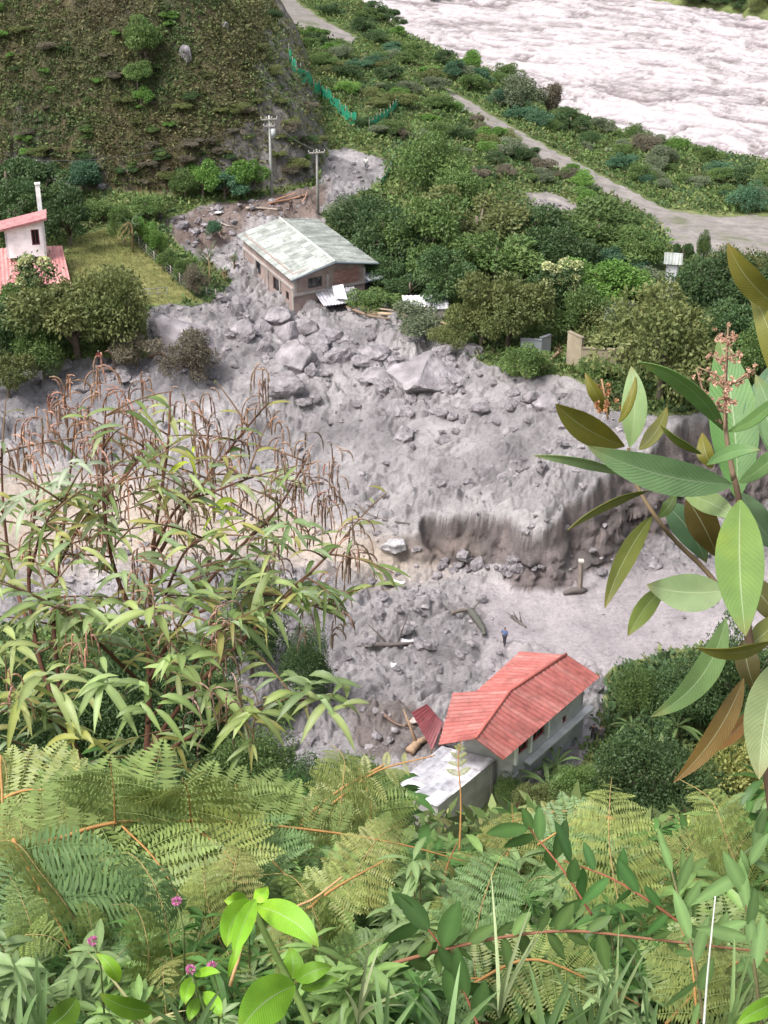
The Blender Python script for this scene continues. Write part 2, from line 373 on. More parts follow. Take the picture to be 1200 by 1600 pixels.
sand = pz([(-60, 740), (150, 750), (400, 780), (560, 838), (640, 850), (740, 835), (760, 870), (600, 905), (400, 870), (-60, 900)], 30); mudc = mixv(mudc, (.50, .41, .335), sand * .85)
brown = pz([(255, 345), (330, 318), (420, 305), (515, 290), (500, 340), (400, 350), (330, 400), (270, 385)], 8); mudc = mixv(mudc, (.17, .115, .09), brown * .8)
wet = pz([(-60, 590), (120, 560), (330, 560), (340, 600), (200, 640), (-60, 660)], 12); mudc = mixv(mudc, (.20, .19, .21), wet * .6)
brown2 = pz([(540, 1110), (640, 1100), (700, 1160), (640, 1190), (560, 1180)], 10); mudc = mixv(mudc, (.16, .125, .11), brown2 * .7)
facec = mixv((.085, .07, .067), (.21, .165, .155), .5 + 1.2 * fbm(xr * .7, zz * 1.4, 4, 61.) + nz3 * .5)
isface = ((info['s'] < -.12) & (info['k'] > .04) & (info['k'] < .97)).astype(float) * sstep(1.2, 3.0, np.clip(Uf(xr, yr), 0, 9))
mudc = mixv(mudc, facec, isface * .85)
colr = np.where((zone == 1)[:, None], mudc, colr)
roadc = mixv((.20, .18, .17), (.31, .275, .26), .5 + nz + nz3 * .5); roadc = mixv(roadc, (.10, .12, .05), np.clip(nz2 * 1.5 + nz * 1.2 - .25, 0, .7)); colr = np.where(((zone == 2) | (zone == 3))[:, None], roadc, colr)
lawnc = mixv((.16, .175, .055), (.27, .25, .10), .5 + nz2 + nz * .7); colr = np.where((zone == 4)[:, None], lawnc, colr)
hd = info['hd']
hillc = mixv((.062, .062, .026), (.10, .075, .038), .5 + nz2 * 1.3)
rockm = np.clip(sstep(4.5, 1.5, hd + 2 + 6.5 * nz2 + 3.5 * nz - 10 * sstep(-20, -9, xr)), 0, 1); hillc = mixv(hillc, (.19, .175, .168), rockm * .85)
colr = np.where((zone == 5)[:, None], hillc, colr)
nr, nc = YY.shape
idx = np.arange(nr * nc).reshape(nr, nc)
Q = np.stack([idx[:-1, :-1], idx[:-1, 1:], idx[1:, 1:], idx[1:, :-1]], -1).reshape(-1, 4)
zq = zone[Q[:, 0]]
fm = isface * (zone == 1) * sstep(-.2, -1.4, info['s'])
VV = np.stack([xr + fm * .5 * fbm(zz * .9, yr * .5, 3, 3.), yr + fm * (1.3 * fbm(xr * .34, zz * .9, 4, 7.) + .55 * ridged(xr * .5, zz * 1.3, 4, 9.)), zz], -1)
def sub(z, name, mat, kind='structure'):
    q = Q[zq == z]
    if not len(q): return
    ids, inv = np.unique(q, return_inverse=True); mb = MB(); mb.add(VV[ids], inv.reshape(-1, 4), col=colr[ids])
    return tag(mb.build(name, mat), kind=kind)
sub(0, 'ground', M_SOIL); sub(1, 'mud_flow', M_MUD); sub(2, 'dirt_road', M_ROAD); sub(3, 'gravel_patch', M_ROAD); sub(4, 'lawn', M_LAWN); sub(5, 'hill', M_ROCKHILL)
# ------------------------------------------------------------------ river
def river():
    t = np.linspace(-.28, .9, 760); yv = [205.]
    while yv[-1] < 520: yv.append(yv[-1] * 1.0014)
    Y, T = np.meshgrid(np.array(yv), t, indexing='ij'); X = (Y + 40) * T
    x, y = X.ravel(), Y.ravel()
    d = np.array([PZ(1200, 150, RIVZ)[0] - PZ(620, 0, RIVZ)[0], PZ(1200, 150, RIVZ)[1] - PZ(620, 0, RIVZ)[1]]); d /= np.linalg.norm(d)
    a = x * d[0] + y * d[1]; b = -x * d[1] + y * d[0]
    w0 = fbm(a * .03, b * .04, 3, 8.); w1 = fbm(a * .05 + w0 * 2, b * .11 + w0 * 3, 4, 1.); w2 = fbm(a * .16 + w1 * 5, b * .34 + w1 * 5, 5, 2.); w3 = ridged(a * .3 + w1 * 6, b * .4 + w2 * 2, 3, 5.)
    z = RIVZ + .5 * w1 + .8 * w2 + .3 * w3
    w4 = fbm(a * .5 + w2 * 3, b * 1.1 + w2 * 4, 4, 12.); foam = .56 + 1.7 * w2 + 1.3 * w1 + .3 * w3 + .9 * w4
    c = mixv((.18, .145, .15), (.53, .475, .49), foam)
    n1, n2 = Y.shape; idx = np.arange(n1 * n2).reshape(n1, n2); Qr = np.stack([idx[:-1, :-1], idx[:-1, 1:], idx[1:, 1:], idx[1:, :-1]], -1).reshape(-1, 4)
    ins = sdf_poly(x, y, RIV_POLY) > -6; Qr = Qr[ins[Qr].all(1)]
    ids, inv = np.unique(Qr, return_inverse=True); mb = MB(); mb.add(np.stack([x, y, z], -1)[ids], inv.reshape(-1, 4), col=c[ids])
    tag(mb.build('river', M_WATER), kind='structure')
river()
# ------------------------------------------------------------------ walls, roofs, windows
def wall(mb, p, q, z0, z1, th, ops=(), col=(.5, .5, .5), ztop=None):
    """a wall from p to q with rectangular openings (s0,s1,h0,h1: metres along and above z0); the room is on the left of p->q"""
    p, q = np.asarray(p[:2], float), np.asarray(q[:2], float); Ln = np.linalg.norm(q - p); e = (q - p) / Ln; nn = np.array([-e[1], e[0]]) * th
    S = sorted({0, Ln, *[o[0] for o in ops], *[o[1] for o in ops]}); H = sorted({0, z1 - z0, *[o[2] for o in ops], *[o[3] for o in ops]})
    def P(s, h, k): a = p + e * s + nn * k; return (a[0], a[1], z0 + h)
    for i in range(len(S) - 1):
        for j in range(len(H) - 1):
            sm, hm = (S[i] + S[i + 1]) / 2, (H[j] + H[j + 1]) / 2
            if any(o[0] < sm < o[1] and o[2] < hm < o[3] for o in ops): continue
            for k, fl in ((0, 0), (1, 1)):
                V = [P(S[i], H[j], k), P(S[i + 1], H[j], k), P(S[i + 1], H[j + 1], k), P(S[i], H[j + 1], k)]
                mb.add(V, Q=[(0, 1, 2, 3) if not fl else (3, 2, 1, 0)], col=col)
    for (a, b, c, d) in list(ops) + [(0, Ln, 0, z1 - z0)]:
        for (s0, h0, s1, h1) in ((a, c, b, c), (b, c, b, d), (b, d, a, d), (a, d, a, c)):
            mb.add([P(s0, h0, 0), P(s1, h1, 0), P(s1, h1, 1), P(s0, h0, 1)], Q=[(0, 1, 2, 3)], col=col)
    return e, Ln
def window(parent, p, q, z0, op, th, frame_col=(.3, .3, .3), name='window', glass=(.015, .016, .02), bars=1):
    """a frame with panes set in an opening of the wall p->q"""
    p, q = np.asarray(p[:2], float), np.asarray(q[:2], float); e = (q - p) / np.linalg.norm(q - p); nn = np.array([-e[1], e[0]])
    a, b, c, d = op; mb = MB(); e3 = np.array([e[0], e[1], 0]); n3 = np.array([nn[0], nn[1], 0]); up = np.array([0, 0, 1.])
    def at(s, h): w = p + e * s + nn * th * .5; return np.array([w[0], w[1], z0 + h])
    f = .05
    for s, h, hs_, hh in ((a + f, (c + d) / 2, f * .98, (d - c) / 2 - .004), (b - f, (c + d) / 2, f * .98, (d - c) / 2 - .004), ((a + b) / 2, c + f, (b - a) / 2 - 2 * f, f * .98), ((a + b) / 2, d - f, (b - a) / 2 - 2 * f, f * .98)):
        box(mb, at(s, h), e3, n3, up, hs_, .04, hh, frame_col)
    for k in range(bars):
        s = a + (b - a) * (k + 1) / (bars + 1); box(mb, at(s, (c + d) / 2), e3, n3, up, .025, .03, (d - c) / 2 - 2 * f, frame_col)
    w = mb.build(name, M_COL, parent, smooth=False)
    pb = MB(); box(pb, at((a + b) / 2, (c + d) / 2) + n3 * .05, e3, n3, up, (b - a) / 2 - .01, .006, (d - c) / 2 - .01, glass); pb.build('pane', M_GLASS, w, smooth=False)
    return w
def glass_mat():
    m, nt, bs, nn, L = newmat('dark window glass'); bs.inputs['Base Color'].default_value = (.02, .02, .024, 1); bs.inputs['Roughness'].default_value = .15; return m
M_GLASS = glass_mat()
def roof_mat(name, base, alt, wear, rough=.5, wscale=1.1):
    m, nt, bs, nn, L = newmat(name); a = N(nt, 'ShaderNodeAttribute', attribute_name='col')
    uvn = nn.new('ShaderNodeUVMap'); mp = nn.new('ShaderNodeMapping'); L.new(uvn.outputs[0], mp.inputs[0]); mp.inputs['Scale'].default_value = (1.0, .18, 1)
    n1 = nn.new('ShaderNodeTexNoise'); n1.inputs['Scale'].default_value = wscale; n1.inputs['Detail'].default_value = 8; n1.inputs['Roughness'].default_value = .65; L.new(mp.outputs[0], n1.inputs['Vector'])
    n2 = noisy(nt, 2.2, 6, .65)
    r1 = ramp(nt, n1.outputs[0], [(.34, base), (.5, alt), (.66, wear)]); r2 = ramp(nt, n2.outputs[0], [(.3, g(.62)), (.5, g(1.)), (.65, g(1.12))])
    c = mixc(nt, 1., r1.outputs[0], r2.outputs[0], 'MULTIPLY'); c = mixc(nt, 1., c, a.outputs['Color'], 'MULTIPLY')
    L.new(c, bs.inputs['Base Color']); bs.inputs['Roughness'].default_value = rough; bump(nt, n2.outputs[0], bs, .2, .02); return m
M_ROOF_RED = roof_mat('faded red roofing', (.33, .085, .075), (.39, .125, .11), (.45, .21, .185))
M_ROOF_GREY = roof_mat('weathered grey roofing', (.22, .235, .215), (.33, .35, .32), (.50, .53, .50), .6, 1.4)
M_ROOF_PALE = roof_mat('pale fibre cement roofing', (.38, .38, .44), (.58, .56, .60), (.78, .78, .78), .6, .9)
def slope(mb, r0, r1, e1, e0, wave=.28, amp=.035, th=.05, rows=2, sheetcol=None, seed=0):
    """a corrugated roof slope: ridge r0->r1, eave e0->e1, ribs running from ridge to eave"""
    r0, r1, e0, e1 = [np.asarray(v, float) for v in (r0, r1, e0, e1)]
    Lr = max(np.linalg.norm(r1 - r0), np.linalg.norm(e1 - e0)); Le = (np.linalg.norm(e0 - r0) + np.linalg.norm(e1 - r1)) / 2
    nx = max(8, int(Lr / wave * 6)); ny = rows * 2; rg = np.random.default_rng(seed)
    n = nrm(np.cross(r1 - r0, e0 - r0)); n = n if n[2] > 0 else -n
    s = np.linspace(0, 1, nx + 1)
    tints = rg.uniform(.86, 1.1, (rows, max(1, int(Lr / .85)) + 1, 3)) * 1.0; tints = tints.mean(-1, keepdims=True) * np.ones(3) if sheetcol is None else rg.uniform(*sheetcol, (rows, tints.shape[1], 1)) * np.ones(3)
    for k in range(rows):
        a, b = k / rows, (k + 1) / rows + (.02 if k < rows - 1 else 0)
        t = np.array([a, (a + b) / 2, b]); lift = .02 * (rows - k) / rows * 1.2
        S, Tt = np.meshgrid(s, t, indexing='ij')
        P = (r0 * (1 - S)[..., None] + r1 * S[..., None]) * (1 - Tt)[..., None] + (e0 * (1 - S)[..., None] + e1 * S[..., None]) * Tt[..., None]
        off = amp * np.sin(S * Lr / wave * 2 * np.pi) + lift * (1 if k % 2 == 0 else .5) - .03 * (Tt - a) * rows * .5
        P = P + n * off[..., None]
        P2 = P - n * th
        c = tints[k, np.minimum((S * Lr / .85).astype(int), tints.shape[1] - 1)].reshape(-1, 3)
        uv = np.stack([(S * Lr).ravel(), (Tt * Le).ravel()], -1)
        m_, w_ = S.shape; idx = np.arange(m_ * w_).reshape(m_, w_)
        Qs = np.stack([idx[:-1, :-1], idx[1:, :-1], idx[1:, 1:], idx[:-1, 1:]], -1).reshape(-1, 4)
        mb.add(P.reshape(-1, 3), Qs, col=c, uv=uv); mb.add(P2.reshape(-1, 3), Qs[:, ::-1], col=c * .8, uv=uv)
        for ed in (idx[:, -1], idx[:, 0], idx[0, :], idx[-1, :]):
            nE = len(ed); mb.add(np.vstack([P.reshape(-1, 3)[ed], P2.reshape(-1, 3)[ed]]), [(i, i + 1, nE + i + 1, nE + i) for i in range(nE - 1)], col=c[np.r_[ed, ed]] * .85, uv=uv[np.r_[ed, ed]])
def rebase(root):
    """move the pieces, modelled in world space, under an Empty standing at root.location"""
    for ch in root.children: ch.location = -root.location
# ------------------------------------------------------------------ grey roofed brick house, half buried
def grey_house():
    Ze, Zr, zb = 8.6, 9.9, 4.0
    A = PZ(369, 367, Ze); B = PZ(455, 438, Ze); Cc = PZ(592, 411, Ze); D = PZ(497, 342, Ze)
    Ra = PZ(437, 341, Zr); Rb = PZ(523, 409, Zr)
    t = empty('brick_house', (*G(470, 486)[:2], 5.3), 0, 'half buried brick house under a worn grey sheet roof', 'house')
    rf = MB(); slope(rf, Ra, Rb, B, A, .45, .04, .05, 5, (.72, 1.25), 1); slope(rf, Rb, Ra, D, Cc, .45, .04, .05, 4, (.8, 1.12), 2)
    r = rf.build('roof', M_ROOF_GREY, t, smooth=False)
    rc = MB(); tube(rc, [Ra + [0, 0, .07], Rb + [0, 0, .07]], .11, (.62, .66, .6), n=6); rc.build('ridge_cap', M_COL, r)
    # walls stand inside the eaves
    front = nrm(Cc - B); side = nrm(A - B); W0 = B + front * .55 + side * .75; W1 = Cc - front * 1.3 + side * .6; W3 = A + front * .55 - side * .6; W2 = D - front * 1.3 - side * .6
    brick, plaster = (.36, .20, .17), (.34, .26, .235)
    LB = np.linalg.norm((W3 - W0)[:2])
    zt = Ze + .22
    mb = MB(); ops_side = [(1.2, 2.0, 1.6, 2.5), (3.6, 5.2, 1.5, 2.9), (8.3, 10.0, 1.7, 3.2), (2.2, 4.6, 4.1, 4.45), (7.0, 9.6, 4.1, 4.45), (11., 14., 4.1, 4.45)]
    ops_side = [o for o in ops_side if o[1] < LB - .2]
    wall(mb, W3[:2], W0[:2], zb, zt, .2, [(LB - o[1], LB - o[0], o[2], o[3]) for o in ops_side], plaster)
    LF = np.linalg.norm((W1 - W0)[:2]); opw = (LF * .20, LF * .40, 3.05, 4.15); opd = (LF * .52, LF * .68, .9, 2.55)
    wall(mb, W0[:2], W1[:2], zb, zt, .2, [opw, opd], plaster)
    wall(mb, W1[:2], W2[:2], zb, zt, .2, [], plaster); wall(mb, W2[:2], W3[:2], zb, zt, .2, [], plaster)
    # gable filling up to the ridge
    rs = np.array([Rb[0], Rb[1]]); gw = W0 + (W1 - W0) * .5
    for a, b, c in (((W0[0], W0[1], zt), (W1[0], W1[1], zt), (gw[0], gw[1], Zr - .12)),):
        n3 = nrm(np.cross(np.subtract(b, a), [0, 0, 1])) * -.2
        mb.add([a, b, c, np.add(a, n3), np.add(b, n3), np.add(c, n3)], Q=[(0, 1, 4, 3), (1, 2, 5, 4), (2, 0, 3, 5)], T=[(0, 1, 2), (5, 4, 3)], col=plaster)
    mb.build('wall', M_CONC, t, smooth=False)
    e3 = np.array([*(nrm((W1 - W0)[:2])), 0]); o3 = np.array([e3[1], -e3[0], 0]); up = np.array([0, 0, 1.]); s3 = np.array([*(nrm((W3 - W0)[:2])), 0]); so = np.array([-s3[1], s3[0], 0]); so = so if so @ (-e3) > 0 else -so
    # red brick infill and concrete frame on the front
    bp = MB()
    nb = 10
    for i in range(nb):
        for j in range(int(LF * .40 / .45)):
            s = LF * .56 + .22 + j * .45 + (.1 if i % 2 else 0)
            if s > LF * .965: continue
            box(bp, W0 + e3 * s + o3 * .012 + up * (zb - W0[2] + 2.95 + i * .155), e3, o3, up, .205, .03, .066, np.array(brick) * random.uniform(.8, 1.25))
    bp.build('brick_panel', M_COL, t, smooth=False)
    cf = MB(); conc = (.40, .36, .34)
    box(cf, W0 + e3 * LF / 2 + o3 * .09 + up * (zb - W0[2] + 2.72), e3, o3, up, LF / 2 + .05, .10, .13, conc)
    for s in (.02, .47, .985): box(cf, W0 + e3 * LF * s + o3 * .06 + up * (zb - W0[2] + 3.55), e3, o3, up, .14, .075, .68, conc)
    box(cf, W0 + s3 * LB / 2 + so * .08 + up * (zb - W0[2] + 2.72 + .6), s3, so, up, LB / 2, .08, .10, conc)
    for k in range(5): box(cf, W0 + s3 * (LB * k / 4.02 + .08) + so * .05 + up * (zb - W0[2] + 2.2), s3, so, up, .14, .06, 1.0, conc)
    cf.build('concrete_frame', M_CONC, t, smooth=False)
    window(t, W0, W1, zb, opw, .2, (.12, .10, .09), bars=2)
    for o in ops_side[:3]: window(t, W3, W0, zb, (LB - o[1], LB - o[0], o[2], o[3]), .2, (.12, .09, .08), bars=0)
    bl = MB(); bc = W1 + e3 * .75 + o3 * .2 + up * (7.2 - W1[2]); box(bl, bc, e3, o3, up, .8, .9, .07, (.55, .57, .62)); box(bl, bc - up * .3 - e3 * .02, e3, o3, up, .7, .06, .24, (.30, .34, .46)); bl.build('balcony', M_COL, t, smooth=False)
    fas = MB(); tube(fas, [B - [0, 0, .08], Rb - [0, 0, .10], Cc - [0, 0, .08]], .09, (.12, .15, .18), n=4, cap=True); fas.build('fascia', M_COL, t, smooth=False)
    rebase(t)
    # broken porch roof against the front wall
    pr = empty('broken_porch_roof', (*(W0 + e3 * LF * .62 + o3 * 1.2)[:2], 6.0), 0, 'broken tilted porch roof slab leaning on the brick house front', 'roof debris')
    mb = MB(); a = PZ(490, 455, 6.5); b = PZ(553, 448, 6.9); c = PZ(562, 470, 6.3); d = PZ(506, 478, 6.1)
    slope(mb, a, b, c, d, .35, .03, .06, 2, (.7, 1.3), 5); mb.build('sheet', M_ROOF_PALE, pr, smooth=False)
    mb = MB(); a = PZ(519, 447, 7.3); b = PZ(536, 444, 7.5); c = PZ(543, 468, 6.6); d = PZ(524, 466, 6.6); slope(mb, a, b, c, d, .3, .02, .05, 1, (1.1, 1.3), 6); mb.build('loose_sheet', M_ROOF_PALE, pr, smooth=False)
    mb = MB(); tube(mb, [PZ(500, 458, 6.35), PZ(505, 486, 5.2)], .07, (.2, .14, .1)); tube(mb, [PZ(556, 470, 6.2), PZ(556, 490, 5.5)], .07, (.2, .14, .1)); mb.build('post', M_BARK, pr); rebase(pr)
grey_house()
# ------------------------------------------------------------------ red roofed house
def red_house():
    Ze, Zr = 4.9, 6.3
    eR0 = PZ(938, 1057, Ze); eR1 = PZ(787, 1187, Ze); rA = PZ(885, 1023, Zr); rM = PZ(797, 1080, Zr); rB = PZ(743, 1154, Zr)
    eA0 = PZ(813, 1017, Ze); eA1 = PZ(745, 1079, Ze); eB0 = PZ(707, 1083, Ze); eB1 = PZ(685, 1163, Ze)
    em = eR1 + (eR0 - eR1) * .50
    t = empty('red_roofed_house', (*((eR0 + eB1) / 2)[:2], 0), 0, 'two storey house with a bent faded red sheet roof', 'house')
    mb = MB(); slope(mb, rA, rM, em, eR0, .4, .035, .05, 2, (.86, 1.08), 11); slope(mb, rM, rB, eR1, em, .4, .035, .05, 2, (.8, 1.05), 12)
    slope(mb, rM, rA, eA0, eA1, .4, .035, .05, 2, (.98, 1.16), 13); slope(mb, rB, rM - [0, 0, .03], eB0, eB1, .4, .035, .05, 2, (.85, 1.1), 14)
    vy = (eA1 * .5 + eB0 * .5)
    mb.add([rM - [0, 0, .05], eA1 - [0, 0, .03], eB0 - [0, 0, .03], rM - [0, 0, .15], eA1 - [0, 0, .12], eB0 - [0, 0, .12]], T=[(0, 1, 2), (5, 4, 3)], Q=[(1, 2, 5, 4)], col=(.95, .95, .95), uv=[(0, 0), (0, 2), (1, 2)] * 2)
    r = mb.build('roof', M_ROOF_RED, t, smooth=False)
    rc = MB()
    P = [rA, rM, rB]; tube(rc, [p + [0, 0, .06] for p in P], .10, (.42, .12, .10), n=6); rc.build('ridge_cap', M_COL, r)
    e = nrm((eR0 - eR1)); e3 = np.array([e[0], e[1], 0]); e3 /= np.linalg.norm(e3); inn = np.array([-e3[1], e3[0], 0])   # towards the ridge
    up = np.array([0, 0, 1.])
    W0 = eR1 + inn * .7 + e3 * 2.1; W1 = eR0 + inn * .7 - e3 * .75; L = np.linalg.norm((W1 - W0)[:2]); zb = -1.0; zt = Ze + .33
    W2 = np.array([*(eA0 - inn * 1.3 - e3 * .9)[:2], 0]); W3 = np.array([*(eB1 + e3 * 2.3 - inn * .3)[:2], 0]); W2b = np.array([*(eB0 - inn * .9 - e3 * .1)[:2], 0])
    grey = (.42, .42, .43); band = [(.25, L * .20, 4.15, 5.25), (L * .23, L * .43, 4.15, 5.3), (L * .66, L * .73, 4.75, 5.45), (L * .70, L * .755, 3.55, 4.15), (L * .82, L * .93, 4.95, 5.5)]
    mb = MB(); wall(mb, W0[:2], W1[:2], zb, zt, .2, band, (.47, .46, .47))
    wall(mb, W1[:2], W2[:2], zb, zt - .1, .2, [], grey); wall(mb, W2[:2], W2b[:2], zb, zt - .4, .2, [], grey); wall(mb, W2b[:2], W3[:2], zb, zt - .4, .2, [], grey); wall(mb, W3[:2], W0[:2], zb, zt - .1, .2, [], grey)
    mb.build('wall', M_CONC, t, smooth=False)
    for o in band: window(t, W0, W1, zb, o, .2, (.28, .09, .08), bars=max(0, int((o[1] - o[0]) / .8)))
    out = -inn
    lg = MB(); box(lg, W0 + e3 * (L * .62) + out * .26 + up * (2.3 - W0[2]), e3, out, up, L * .47, .24, .07, (.5, .5, .5)); lg.build('ledge', M_CONC, t, smooth=False)
    for s in (.215, .46, .02):
        ps = MB(); box(ps, W0 + e3 * (L * s) + out * .10 + up * (3.85 - W0[2]), e3, out, up, .11, .10, 1.05, (.8, .8, .8)); ps.build('post', M_COL, t, smooth=False)
    lo = MB(); box(lo, W0 + e3 * (L * .5) + out * .06 + up * (.4 - W0[2]), e3, out, up, L * .5 + .05, .055, 1.5, (.34, .34, .35)); lo.build('plinth', M_CONC, t, smooth=False)
    rebase(t)
    # maroon sheet leaning on the left end
    q = empty('maroon_roof_sheet', (*PZ(668, 1150, .5)[:2], .5), 0, 'dark maroon roof sheet leaning beside the red roofed house', 'roof sheet')
    mb = MB(); slope(mb, PZ(667, 1100, 3.2), PZ(692, 1130, 2.9), PZ(675, 1172, 1.6), PZ(643, 1113, 1.9), .35, .03, .06, 1, (.8, 1.), 15); mb.build('sheet', roof_mat('maroon roofing', (.16, .035, .045), (.20, .05, .06), (.26, .08, .08)), q, smooth=False)
    mb = MB(); [tube(mb, [PZ(u, v, z), PZ(u, v, z) * [1, 1, 0] + [0, 0, -.3]], .06, (.2, .14, .1)) for u, v, z in ((667, 1103, 3.05), (690, 1130, 2.75), (674, 1168, 1.5))]; mb.build('post', M_BARK, q); rebase(q)
    # grey walled annex with a flat pale roof
    q = empty('concrete_annex', (*PZ(710, 1260, 0)[:2], 0), 0, 'low concrete annex with a patchy pale roof below the red house', 'building')
    z = 3.1; a, b, c, d = PZ(690, 1166, z), PZ(775, 1187, z), PZ(684, 1260, z), PZ(610, 1232, z)
    mb = MB()
    slope(mb, a, b, c, d, .5, .02, .06, 4, (.55, 1.25), 21)
    mb.build('roof', M_ROOF_PALE, q, smooth=False)
    cen = (a + b + c + d) / 4; k = [p + (cen - p) * .05 for p in (a, b, c, d)]
    mb = MB()
    for i in range(4): wall(mb, k[(i + 1) % 4][:2], k[i][:2], -1., z - .1, .18, [], (.38, .36, .37))
    mb.build('wall', M_CONC, q, smooth=False)
    mb = MB(); box(mb, k[1] + [0, 0, -1.9] , nrm((k[2] - k[1]) * [1, 1, 0]), nrm((k[0] - k[1]) * [1, 1, 0]), up, .12, .12, 1.75, (.22, .2, .22)); mb.build('corner_pier', M_CONC, q, smooth=False)
    rebase(q)
red_house()
# ------------------------------------------------------------------ white house with pink roofs
def white_house():
    up = np.array([0, 0, 1.]); b = G(40, 470)
    t = empty('white_house', (*b[:2], 7.5), 0, 'white walled house with faded pink roofs beside the lawn', 'house')
    # upper storey: front wall between pixels (8,..) and (72,..), roof falls to the left
    zw = 11.2; p = PZ(10, 390, zw - .4); q = PZ(72, 386, zw - .4); e3 = nrm((q - p) * [1, 1, 0]); inn = np.array([-e3[1], e3[0], 0]); L = np.linalg.norm((q - p)[:2]); back = 1.7
    mb = MB(); op = (L * .66, L * .86, 1.15, 2.75)
    z0 = 9.9; wall(mb, p, q, z0, z0 + 2.95, .2, [op], (.88, .87, .88)); p2 = p + inn * back; q2 = q + inn * back
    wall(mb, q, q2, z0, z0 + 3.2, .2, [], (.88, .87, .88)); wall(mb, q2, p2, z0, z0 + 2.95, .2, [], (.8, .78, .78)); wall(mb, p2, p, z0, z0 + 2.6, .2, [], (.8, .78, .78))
    a = [p[0], p[1], z0 + 2.95]; c = [q[0], q[1], z0 + 2.95]; d = [q[0], q[1], z0 + 3.9]; i2 = inn * .2
    mb.add([a, c, d, a + i2, c + i2, d + i2], T=[(0, 1, 2), (5, 4, 3)], Q=[(0, 1, 4, 3), (1, 2, 5, 4), (2, 0, 3, 5)], col=(.8, .78, .78))
    mb.build('wall', M_CONC, t, smooth=False)
    window(t, p, q, z0, op, .2, (.16, .05, .06), bars=1, glass=(.05, .02, .025))
    w = MB(); o = -inn * .5
    slope(w, p + up * (z0 + 2.95 + .10 - p[2]) - e3 * .5 + inn * (back + .4), p + up * (z0 + 2.95 + .10 - p[2]) - e3 * .5 + o, q + up * (z0 + 3.98 - q[2]) + e3 * .35 + o, q + up * (z0 + 3.98 - q[2]) + e3 * .35 + inn * (back + .4), .4, .03, .22, 1, (.95, 1.1), 31)
    w.build('upper_roof', roof_mat('dusty pink roofing', (.34, .13, .14), (.42, .19, .19), (.46, .24, .23)), t, smooth=False)
    ch = MB(); cc = PZ(63, 335, 13.2) + inn * .8; box(ch, cc + up * .9, e3, inn, up, .22, .22, 1.9, (.9, .89, .9)); box(ch, cc + up * 2.84, e3, inn, up, .28, .28, .06, (.7, .7, .7)); ch.build('chimney', M_CONC, t, smooth=False)
    # the lower roof
    zl, zr = 8.6, 9.9
    r = MB(); slope(r, PZ(-40, 390, zr), PZ(97, 384, zr), PZ(112, 448, zl - .3), PZ(-40, 468, zl), .4, .035, .06, 3, (.95, 1.1), 32); r.build('roof', roof_mat('pink roofing', (.46, .17, .17), (.52, .23, .22), (.56, .29, .27)), t, smooth=False)
    mb = MB(); ra, rb, rc_, rd = PZ(-38, 392, zl - .3), PZ(93, 388, zl - .3), PZ(104, 446, zl - .3), PZ(-38, 462, zl - .3)
    for i, (x, y) in enumerate(((rd, rc_), (rc_, rb), (rb, ra), (ra, rd))): wall(mb, x, y, 6.5, zl - .45, .2, [], (.75, .72, .72))
    mb.build('lower_wall', M_CONC, t, smooth=False)
    rebase(t)
white_house()
# ------------------------------------------------------------------ ruined walls, hut, tarpaulin, far structures
def wall_block(name, px, zt, label, cat, col, th=.25, roof=None):
    P = [G(u, v) for u, v in px]; t = empty(name, P[0], 0, label, cat)
    mb = MB()
    for a, b, h in zip(P[:-1], P[1:], zt): wall(mb, a, b, min(a[2], b[2]) - .5, min(a[2], b[2]) + h, th, [], col)
    mb.build('wall', M_CONC, t, smooth=False); cp = MB()
    for a, b, h in zip(P[:-1], P[1:], zt):
        m = (a + b) / 2; e = nrm((b - a) * [1, 1, 0]); nn = np.array([-e[1], e[0], 0]); box(cp, [m[0] + nn[0] * th / 2, m[1] + nn[1] * th / 2, min(a[2], b[2]) + h + .05], e, nn, [0, 0, 1], np.linalg.norm((b - a)[:2]) / 2 + .03, th / 2 + .04, .05, np.array(col) * .75)
    cp.build('coping', M_CONC, t, smooth=False); rebase(t); return t
wall_block('ruined_wall', [(884, 572), (906, 580), (962, 582), (985, 566)], [3.2, 2.1, 2.], 'stained cream wall standing under the broad olive tree', 'wall', (.36, .30, .22))
wall_block('grey_garden_wall', [(812, 562), (845, 560), (860, 552)], [1.9, 1.9], 'short pale grey wall under the olive crowned tree', 'wall', (.33, .34, .37))
def hut():
    b = G(1046, 478); t = empty('white_hut', b, 0, 'tiny white hut with a grey gabled roof among trees', 'hut'); s = 1.0
    mb = MB(); p = b + [-.6, .1, 0]; q = b + [.5, -.1, 0]; e = nrm(q - p); n = np.array([-e[1], e[0], 0]); P = [p, q, q + n * 1.8, p + n * 1.8]
    for i in range(4): wall(mb, P[i], P[(i + 1) % 4], b[2] - .5, b[2] + 4.2, .15, [], (.74, .72, .75))
    mb.build('wall', M_CONC, t, smooth=False); r = MB(); up = np.array([0, 0, 1.]); z = b[2] + 4.25
    def f(v, k): return np.array([v[0], v[1], z + k])
    m0 = (P[0] + P[3]) / 2 - e * .3; m1 = (P[1] + P[2]) / 2 + e * .3
    slope(r, f(m0, .7), f(m1, .7), f(P[1] + e * .3 - n * .3, 0), f(P[0] - e * .3 - n * .3, 0), .3, .02, .05, 1, (.8, 1), 41); slope(r, f(m1, .7), f(m0, .7), f(P[3] - e * .3 + n * .3, 0), f(P[2] + e * .3 + n * .3, 0), .3, .02, .05, 1, (.8, 1), 42)
    r.build('roof', M_ROOF_GREY, t, smooth=False); rebase(t)
hut()
